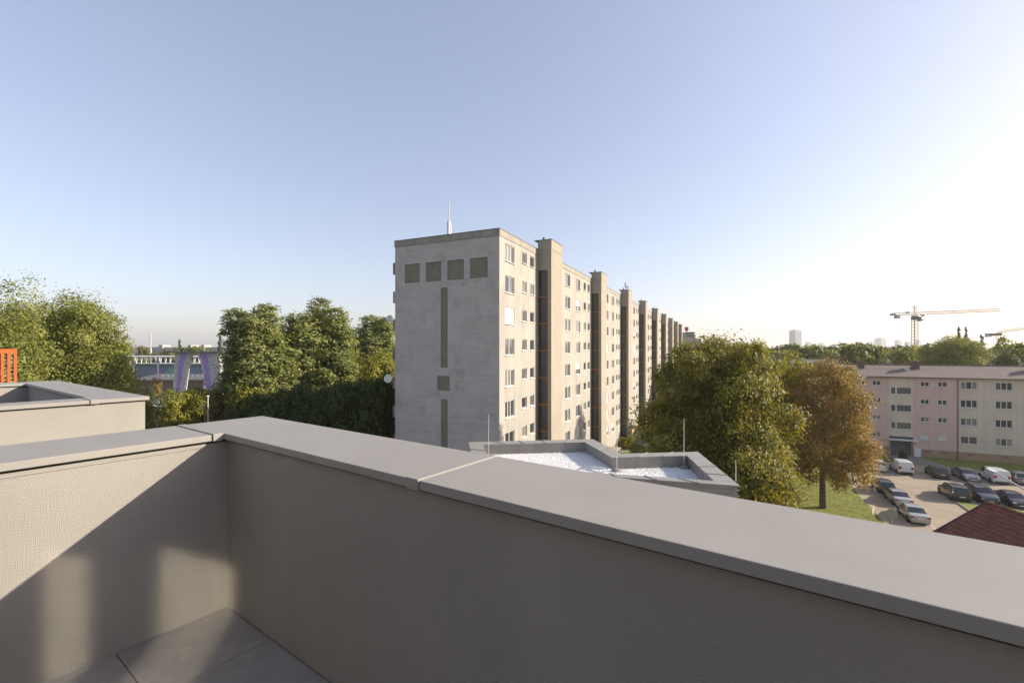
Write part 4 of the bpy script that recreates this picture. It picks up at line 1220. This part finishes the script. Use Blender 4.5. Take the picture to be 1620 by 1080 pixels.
car_px('suv', 'blueblack', (0.03, 0.036, 0.05), 1568, 799, 'dark blue off-roader facing the camera beside the verge', front=True, metal=.3)
car_px('sedan', 'black4', (0.02, 0.02, 0.023), 1618, 806, 'black saloon right of the dark blue off-roader', front=True)
car_px('hatch', 'grey5', (0.16, 0.165, 0.18), 1622, 768, 'dark grey hatchback beyond the second white van', metal=.3)
for (px, py, pn, col, lb) in ((243, 640, 'grey', (0.2, 0.205, .215), 'grey saloon on the forecourt by the climbing hall'), (255, 645, 'white2', (.60, .60, .59), 'white hatchback on the forecourt by the climbing hall'), (249, 636, 'silver', (.36, .35, .33), 'silver saloon behind the others on the forecourt')):
    p = G(px, py); k_ = 'hatch' if pn == 'white2' else 'sedan'
    car(k_, pn, col, p[0], p[1], R(20), lb)

# ================================================================== SIGNS AND LAMPS
def round_sign(px, py, d, r, rz, label):
    x, y, z = W(px, py, d)
    t = thing('road_sign', label, 'road sign', (x, y, 0), rz)
    MB().tube([(0, .03, 0), (0, .03, z + r * .7)], .035, 8).build('post', M['steel'], t)
    MB().tube([(0, -.012, z), (0, .0, z)], r, 28).build('disc', M['sign_back'], t)
    MB().tube([(0, -.022, z), (0, -.012, z)], r * .96, 28).build('rim_face', M['sign_back'], t)
    MB().box(-r * .6, r * .6, .0, .012, z + .1, z + .14).box(-r * .6, r * .6, .0, .012, z - .14, z - .1).build('bracket', M['steel'], t)
round_sign(1411.5, 811.5, 40.5, .42, R(-30), 'round grey backed road sign beside the front silver saloon')
round_sign(1381, 807, 41.5, .36, R(38), 'round road sign turned edgeways at the tip of the lawn')
sl = thing('street_lamp', 'white street lamp with long arm reaching over the parking lot', 'street lamp', (0, 0, 0))
p0 = Vector(W(1563, 741, 30.6)); p1 = Vector(W(1622, 769, 26.9))
dv = (p1 - p0); p2 = p1 + dv * .35; p2.z = p1.z - .35
bx_ = p2 + Vector((dv.x, dv.y, 0)).normalized() * .8
sl.location = (bx_.x, bx_.y, 0)
rel = lambda p: (p.x - bx_.x, p.y - bx_.y, p.z)
MB().tube([(0, 0, 0), (0, 0, p2.z - 1.2), rel(p2.lerp(Vector((bx_.x, bx_.y, p2.z - 1.2)), .35)), rel(p2), rel(p0 + dv * .22)], [.10, .075, .055, .05, .04], 8).build('mast', M['steel_light'], sl, smooth=60)
hd = MB().bar(rel(p0), rel(p0 + dv * .24), .26, .10); hd.build('lamp_head', M['white'], sl, bevel=.03)
lp = thing('lamp_post', 'slim white lamp post among the small trees by the forecourt', 'lamp post', (W(329, 640, 66)[0], 66, 0))
MB().tube([(0, 0, 0), (0, 0, 11.3)], [.09, .06], 8).build('mast', M['white'], lp)
MB().box(-.12, .12, -.35, .12, 11.25, 11.35).build('lamp_head', M['white'], lp)

# ================================================================== CLIMBING TOWER AND TRUSS HALL, left distance
DC = 160.0
ct = thing('climbing_tower', 'outdoor climbing tower on splayed legs with purple stripes under flat roof', 'climbing tower', (0, 0, 0))
def X(px, d=DC): return (px - 810) * d / F
def Z(py, d=DC): return H - (py - HZ) * d / F
ct.location = (X(320), DC, 0)
def leg(tops, bots, y0, y1, mtl, name, bend=0.0):
    """tops/bots: pixel x pairs at the top and at the ground; shaped in 6 steps with a belly"""
    mb = MB(); n = 7; cx = X(320)
    zt_, zb2 = Z(558), 0.0
    prev = None
    for i in range(n):
        f = i / (n - 1); z = zt_ + (zb2 - zt_) * f
        e = f ** .6
        a = X(tops[0] + (bots[0] - tops[0]) * e) - cx; b = X(tops[1] + (bots[1] - tops[1]) * e) - cx
        yy0 = y0 + bend * math.sin(f * math.pi); yy1 = y1
        ring = [(a, yy0, z), (b, yy0, z), (b, yy1, z), (a, yy1, z)]
        k = len(mb.v); mb.v += ring
        if prev is not None:
            for q in range(4): mb.f.append((prev + q, prev + (q + 1) % 4, k + (q + 1) % 4, k + q))
        prev = k
    return mb.build(name, mtl, ct)
leg((287, 296), (283, 287), -3.0, -1.4, M['wall_grey'], 'leg_panel')
leg((296.1, 307), (287.1, 291), -3.02, -1.4, M['purple'], 'leg_panel')
leg((307.1, 312), (291.1, 298), -3.0, -1.4, M['wall_grey'], 'leg_panel')
leg((321, 325), (336, 339), -3.0, -1.4, M['wall_grey'], 'leg_panel')
leg((325.1, 336), (339.1, 344), -3.02, -1.4, M['purple'], 'leg_panel')
leg((336.1, 343.5), (344.1, 346), -3.0, -1.4, M['wall_grey'], 'leg_panel')
leg((343.6, 356), (346.1, 359), -3.3, -1.4, M['wall_white'], 'leg_panel')
leg((312, 316), (304, 306.5), 5.0, 8.0, M['purple'], 'rear_leg')
MB().prism([(X(273) - X(320), -4.5), (X(366) - X(320), -4.5), (X(362) - X(320), 9), (X(278) - X(320), 9)], Z(557.5), Z(555.8)).build('roof', M['steel_dark'], ct)
hold = MB().box(-.18, .18, -.14, 0, -.16, .16).mesh('hold', M['purple'], bevel=.05)
hold2 = MB().box(-.2, .2, -.14, 0, -.14, .14).mesh('hold', M['steel_dark'], bevel=.05)
hr2 = random.Random(3)
for k in range(70):
    f = hr2.uniform(.06, .85); e = f ** .6; z = Z(558) * (1 - f)
    lo, hi = ((344.5 + 2.5 * e, 356.5 + 3 * e), (288 - 4 * e, 313 - 12 * e), (319 + 15 * e, 342 + 3 * e))[k % 3]
    px = hr2.uniform(lo, hi)
    inst('hold', hold if hr2.random() < .35 else hold2, ct, (X(px) - X(320), -3.3 if k % 3 == 0 else -3.02, z))

DH = 195.0
TRW = mat('truss_white', (0.82, 0.82, 0.81), 0.5, 0.02)
hall = thing('truss_hall', 'blue grey sports hall with white tubular roof truss behind the climbing tower', 'hall', (0, 0, 0))
hall.location = (X(290, DH), DH, 0)
hx = lambda px: X(px, DH) - X(290, DH)
MB().box(hx(212), hx(470), 1.0, 30, 0, Z(577, DH)).build('wall', M['hall_blue'], hall)
MB().box(hx(208), hx(474), .5, 31, Z(577, DH), Z(575.8, DH)).build('roof', M['steel_dark'], hall)
mural = [M['purple'], mat('mural_teal', (0.22, 0.42, 0.40), .7, .1), mat('mural_blue', (0.22, 0.30, 0.52), .7, .1), mat('mural_pink', (0.45, 0.33, 0.46), .7, .1)]
for k, (a, b, c, d) in enumerate(((236, 262, 590, 584), (258, 284, 592, 580), (284, 300, 588, 583), (318, 330, 592, 581))):
    MB().poly([(hx(a), .98 - .004 * k, Z(c, DH)), (hx(b), .98 - .004 * k, Z(c - 1, DH)), (hx(b - 6), .98 - .004 * k, Z(d, DH)), (hx(a + 8), .98 - .004 * k, Z(d - 1, DH))]).build('mural_shape', mural[k], hall)
z_t, z_b = Z(563.8, DH), Z(574.8, DH)
for yy in (-2.2, .2):
    MB().tube([(hx(160), yy, z_t), (hx(470), yy, z_t)], .42, 6).build('truss_chord', TRW, hall)
MB().tube([(hx(160), -1.0, z_b), (hx(470), -1.0, z_b)], .42, 6).build('truss_chord', TRW, hall)
k = 0
px = 165.0
while px < 468:
    MB().tube([(hx(px), -1.0, z_b), (hx(px + 6), -2.2, z_t)], .24, 5).build('truss_diagonal', TRW, hall)
    MB().tube([(hx(px), -1.0, z_b), (hx(px - 3), .2, z_t)], .13, 5).build('truss_diagonal', TRW, hall)
    px += 7.6
for px in (215, 253, 365, 420):
    MB().tube([(hx(px), -1.0, 0), (hx(px), -1.0, z_b - 1.2)], .30, 8).build('column', M['white'], hall)
    for s in (-1, 1):
        MB().tube([(hx(px), -1.0, z_b - 1.4), (hx(px + s * 4), -1.6, z_t)], .2, 6).build('column_branch', M['white'], hall)

bd = thing('boulder_house', 'low climbing wall building with dark overhanging roof below the truss hall', 'building', (X(270, 172), 172, 0))
bx2 = lambda px: X(px, 172) - X(270, 172)
MB().box(bx2(212), bx2(338), 0, 8, 0, Z(602, 172)).build('rock_wall', M['rock'], bd)
MB().poly([(bx2(208), -2, Z(601, 172)), (bx2(340), -2, Z(600, 172)), (bx2(340), 9, Z(594, 172)), (bx2(222), 9, Z(593, 172))]).build('roof', M['steel_dark'], bd)
MB().box(bx2(208), bx2(340), -2.15, -2.0, Z(602.5, 172), Z(600, 172)).build('fascia', M['wood_red'], bd)
for k in range(10):
    MB().box(bx2(214 + k * 13) - .12, bx2(214 + k * 13) + .12, -1.9, -1.7, 0, Z(602, 172)).build('post', M['wood_red'], bd)
for k in range(12):
    MB().box(bx2(245 + k * 8) - .05, bx2(245 + k * 8) + .05, 4.0, 4.1, Z(597, 172), Z(593.5, 172)).build('railing_post', M['steel_light'], bd)
tree_px('bush', 233, 150, 612, 22, 3.2, 'dark', 'round dark shrub in front of the rock climbing wall', name='shrub', cat='shrub')
tree_px('bush', 248, 160, 597, 16, 3.2, 'brown', 'orange shrub growing by the roof of the rock climbing wall', name='shrub', cat='shrub')
hg = thing('clipped_hedge', 'clipped dark hedge between the climbing tower legs', 'hedge', (X(311, 152), 152, 0))
hl = [(X(300 + 4 * k, 152) - X(311, 152), 0, Z(616.5, 152) - 1.2, 1.0, 1.6, 1.6) for k in range(7)]
hm = leaf_mesh('hedge', 8, hl, 3500, .4)
ho = inst('hedge_leaves', hm, hg); ho.material_slots[0].link = 'OBJECT'; ho.material_slots[0].material = LEAF['dark']
MB().box(X(299, 152) - X(311, 152), X(325, 152) - X(311, 152), -.8, .8, 0, Z(617, 152) - .4).build('hedge_core', M['bark'], hg)
bn = thing('banner_fence', 'white banner on the fence before the forecourt', 'banner', (X(265, 140), 140, 0))
MB().box(X(257, 140) - X(265, 140), X(274, 140) - X(265, 140), 0, .05, Z(628.5, 140), Z(624, 140)).build('banner', M['white'], bn)
for px in (251, 257, 266, 274):
    MB().tube([(X(px, 140) - X(265, 140), .1, 0), (X(px, 140) - X(265, 140), .1, Z(623, 140))], .06, 6).build('fence_post', M['steel_light'], bn)

# factory and mast on the left horizon
fc = thing('factory', 'long white factory on the horizon behind the truss hall', 'building', (X(300, 520), 520, 0))
fx = lambda px: X(px, 520) - X(300, 520)
MB().box(fx(240), fx(420), 0, 40, 0, Z(549, 520)).build('wall', M['city_white'], fc)
for (a, b) in ((252, 258), (298, 303), (319, 324), (360, 366)):
    MB().box(fx(a), fx(b), -1, 12, 0, Z(545.5, 520)).build('stair_head', M['city_white'], fc)
wm = MB().box(0, 3.2, -.1, .1, 0, 2.2).mesh('window', M['glass_grey'])
for k in range(18):
    inst('window', wm, fc, (fx(243 + k * 9.5), 0, 14.5))
fc2 = thing('low_factory', 'low pinkish building on the horizon left of the white factory', 'building', (X(215, 560), 560, 0))
MB().box(X(198, 560) - X(215, 560), X(238, 560) - X(215, 560), 0, 30, 0, Z(551, 560)).build('wall', M['pink'], fc2)
MB().box(X(200, 560) - X(215, 560), X(236, 560) - X(215, 560), -1, 28, Z(551, 560), Z(549.5, 560)).build('roof', M['red_tile'], fc2)
ms = thing('radio_mast', 'thin white radio mast behind the truss hall', 'mast', (X(238.5, 300), 300, 0))
MB().tube([(0, 0, 0), (0, 0, Z(538, 300)), (0, 0, Z(522, 300))], [.3, .22, .14], 8).build('mast', M['steel_light'], ms)
MB().tube([(-.8, 0, Z(545, 300)), (-.8, 0, Z(523, 300))], .08, 5).build('whip', M['white'], ms)

# ================================================================== CITY AND CRANES, right distance
def tower_block(px0, px1, ytop, d, label, name='office_tower', mt='city', cap=True):
    t = thing(name, label, 'skyscraper' if ytop < 545 else 'building', (X((px0 + px1) / 2, d), d, 0), R(18))
    w_ = (px1 - px0) * d / F / 2 * .86; zt_ = Z(ytop, d)
    MB().box(-w_, w_, -w_ * .8, w_ * .8, 0, zt_).build('shaft', M[mt], t)
    nf = max(4, int(zt_ / 7.5))
    bm2 = MB()
    for k in range(1, nf):
        z = zt_ * k / nf
        bm2.box(-w_ - .3, w_ + .3, -w_ * .8 - .3, w_ * .8 + .3, z, z + 1.4)
    o = bm2.build('floor_bands', M['glass_grey'], t); o['kind'] = 'stuff'
    if cap: MB().box(-w_ * .7, w_ * .7, -w_ * .5, w_ * .5, zt_, zt_ + w_ * .22).build('roof_plant', M[mt], t)
tower_block(1250.5, 1266, 523, 1900, 'tallest grey office tower on the horizon above the trees')
tower_block(1275, 1283, 541, 3000, 'small pale tower right of the tallest office tower')
tower_block(1285, 1291.5, 543.5, 3100, 'narrow short pale tower between two small towers')
tower_block(1295, 1305, 543, 2900, 'squat pale tower right of the narrow short one')
tower_block(1310, 1322, 548.5, 1500, 'low dark building right of the small pale towers', 'office_block')
tower_block(1373, 1384, 541, 3300, 'pale low tower beside the broad glass tower')
tower_block(1385.5, 1400, 535.5, 2600, 'broad pale glass tower left of the crane')
tower_block(1416.5, 1425.5, 538, 2600, 'slim tower between the broad glass tower and the crane')
tower_block(1432, 1440, 540.5, 2600, 'slim tower standing just left of the crane mast')
tower_block(1449, 1456, 538, 2700, 'slim tower standing just right of the crane mast')
tower_block(1162, 1178, 542, 900, 'flat grey building on the horizon behind the huge chestnut', 'office_block')
tower_block(1180, 1198, 545, 1000, 'low pale building on the horizon right of the chimney mast', 'office_block', 'city_white')
# white building with red sign beyond the slab block
rb = thing('white_office', 'white office with red rooftop sign beyond the far end of the slab block', 'building', (X(1092, 300), 300, 0), 0)
q = lambda px: X(px, 300) - X(1092, 300)
MB().box(q(1083), q(1100), 0, 14, 0, Z(531, 300)).build('wall', M['city_white'], rb)
MB().box(q(1087), q(1099), .5, 10, Z(531, 300), Z(525, 300)).build('upper_wall', M['city_white'], rb)
for (a, b) in ((532.5, 530), (526.8, 525)):
    MB().box(q(1086), q(1099.5), -.15, .02 if a > 530 else .49, Z(a, 300), Z(b, 300)).build('window_band', M['steel_dark'], rb)
MB().box(q(1085), q(1090), 1, 2, Z(523, 300), Z(517, 300)).build('rooftop_sign', M['red_sign'], rb)
MB().tube([(q(1087.5), 1.5, Z(525, 300)), (q(1087.5), 1.5, Z(522, 300))], .3, 6).build('sign_post', M['steel_dark'], rb)
MB().box(q(1101), q(1112), 3, 14, 0, Z(535, 300)).build('side_wing', M['city_white'], rb)
cm = thing('transmitter_mast', 'short dark transmitter mast above the huge chestnut', 'mast', (X(1129, 260), 260, 0))
MB().tube([(0, 0, 0), (0, 0, Z(528, 260))], .35, 8).build('mast', M['steel_dark'], cm)
MB().tube([(0, 0, Z(534.5, 260)), (0, 0, Z(528.5, 260))], .55, 8).build('antenna_drum', M['wood_red'], cm)

def lattice(mb, p, q, w, n, r=.07, tri=False):
    p = Vector(p); q = Vector(q); d = (q - p); L_ = d.length; dn = d.normalized()
    up = Vector((0, 0, 1)) if abs(dn.z) < .9 else Vector((1, 0, 0))
    s = dn.cross(up).normalized(); t = s.cross(dn)
    cs = [s * -w / 2, s * w / 2, t * w * .9] if tri else [(s + t) * w / 2, (s - t) * w / 2, (-s - t) * w / 2, (-s + t) * w / 2]
    for c in cs: mb.tube([tuple(p + c), tuple(q + c)], r, 4)
    for i in range(n):
        for k in range(len(cs)):
            a = p + d * (i / n) + cs[k]; b = p + d * ((i + 1) / n) + cs[(k + 1) % len(cs)]
            mb.tube([tuple(a), tuple(b)], r * .6, 3)
    return mb
dcr = 250.0
cr = thing('tower_crane', 'tall yellow tower crane with long horizontal jib above the far trees', 'crane', (X(1447, dcr), dcr, 0))
zj = Z(498.5, dcr); cx_ = lambda px: X(px, dcr) - X(1447, dcr)
lattice(MB(), (0, 0, 0), (0, 0, zj - 2.6), 2.0, 20, .2).build('mast', M['crane_y'], cr)
MB().box(-1.1, 1.1, -1.1, 1.1, zj - 2.6, zj - .4).build('slewing_ring', M['steel_dark'], cr)
lattice(MB(), (0, 0, zj - .4), (0, 0, Z(483.5, dcr)), 1.0, 6, .12).build('tower_head', M['crane_y'], cr)
MB().box(.9, 2.3, -1.7, -.3, zj - 3.4, zj - .9).build('cab', M['steel_dark'], cr)
lattice(MB(), (.6, 0, zj + .2), (cx_(1600), 6, Z(490.5, dcr)), 1.5, 26, .2, True).build('jib', M['crane_y'], cr)
lattice(MB(), (-.6, 0, zj), (cx_(1408), -1.5, zj + .1), 1.2, 8, .18, True).build('counter_jib', M['steel'], cr)
MB().box(cx_(1415), cx_(1420), -1.8, .4, zj - 1.9, zj + .2).build('counterweight', M['steel'], cr)
MB().box(cx_(1408), cx_(1413), -1.8, .2, zj - .2, zj + .8).build('winch', M['steel_dark'], cr)
MB().box(cx_(1432.5), cx_(1437), -1.0, .2, zj + 1.2, zj + 1.9).build('switch_box', M['steel'], cr)
for e in ((cx_(1560), 4.4, Z(493, dcr) + .6), (cx_(1520), 3, Z(494.5, dcr) + .6), (cx_(1412), -1.4, zj + .6)):
    MB().tube([(0, 0, Z(484, dcr)), e], .045, 4).build('tie_rope', M['steel'], cr)
MB().box(cx_(1459), cx_(1462.5), -.2, 1, zj - .5, zj + .1).build('trolley', M['steel_dark'], cr)
MB().tube([(cx_(1460.7), .4, zj - .5), (cx_(1460.7), .4, Z(505, dcr))], .06, 4).build('hook_rope', M['steel_dark'], cr)
MB().box(cx_(1460), cx_(1461.5), .1, .7, Z(507, dcr), Z(505, dcr)).build('hook_block', M['steel_dark'], cr)
dc2 = 290.0
c2 = thing('tower_crane', 'lower crane with raised jib reaching out past the far trees', 'crane', (X(1577, dc2), dc2, 0))
cx2 = lambda px: X(px, dc2) - X(1577, dc2)
lattice(MB(), (0, 0, 0), (0, 0, Z(531, dc2)), 2.0, 14, .13).build('mast', M['crane_y'], c2)
MB().box(cx2(1562), cx2(1582), -1.4, 1.4, Z(531, dc2), Z(527, dc2)).build('slewing_deck', M['wood_red'], c2)
lattice(MB(), (0, 0, Z(527, dc2)), (cx2(1665), 3, Z(515, dc2)), 1.5, 24, .17, True).build('jib', M['crane_y'], c2)
MB().box(cx2(1561), cx2(1566), -1.3, 1.3, Z(533, dc2), Z(528, dc2)).build('counterweight', M['steel'], c2)

# ================================================================== AIR
hz = MB().box(-5000, 5000, -400, 4600, -1.0, 135.0).build('haze', None)
hm_ = bpy.data.materials.new('haze'); hm_.use_nodes = True
hn = hm_.node_tree
for n in list(hn.nodes): hn.nodes.remove(n)
ho_ = hn.nodes.new('ShaderNodeOutputMaterial'); hv = hn.nodes.new('ShaderNodeVolumePrincipled')
hv.inputs['Color'].default_value = (0.96, 0.98, 1.0, 1)
hv.inputs['Density'].default_value = 0.00017
hv.inputs['Anisotropy'].default_value = 0.3
hn.links.new(hv.outputs[0], ho_.inputs['Volume'])
hz.data.materials.append(hm_)
tag(hz, 'thin pale haze filling the air', 'haze', kind='stuff')
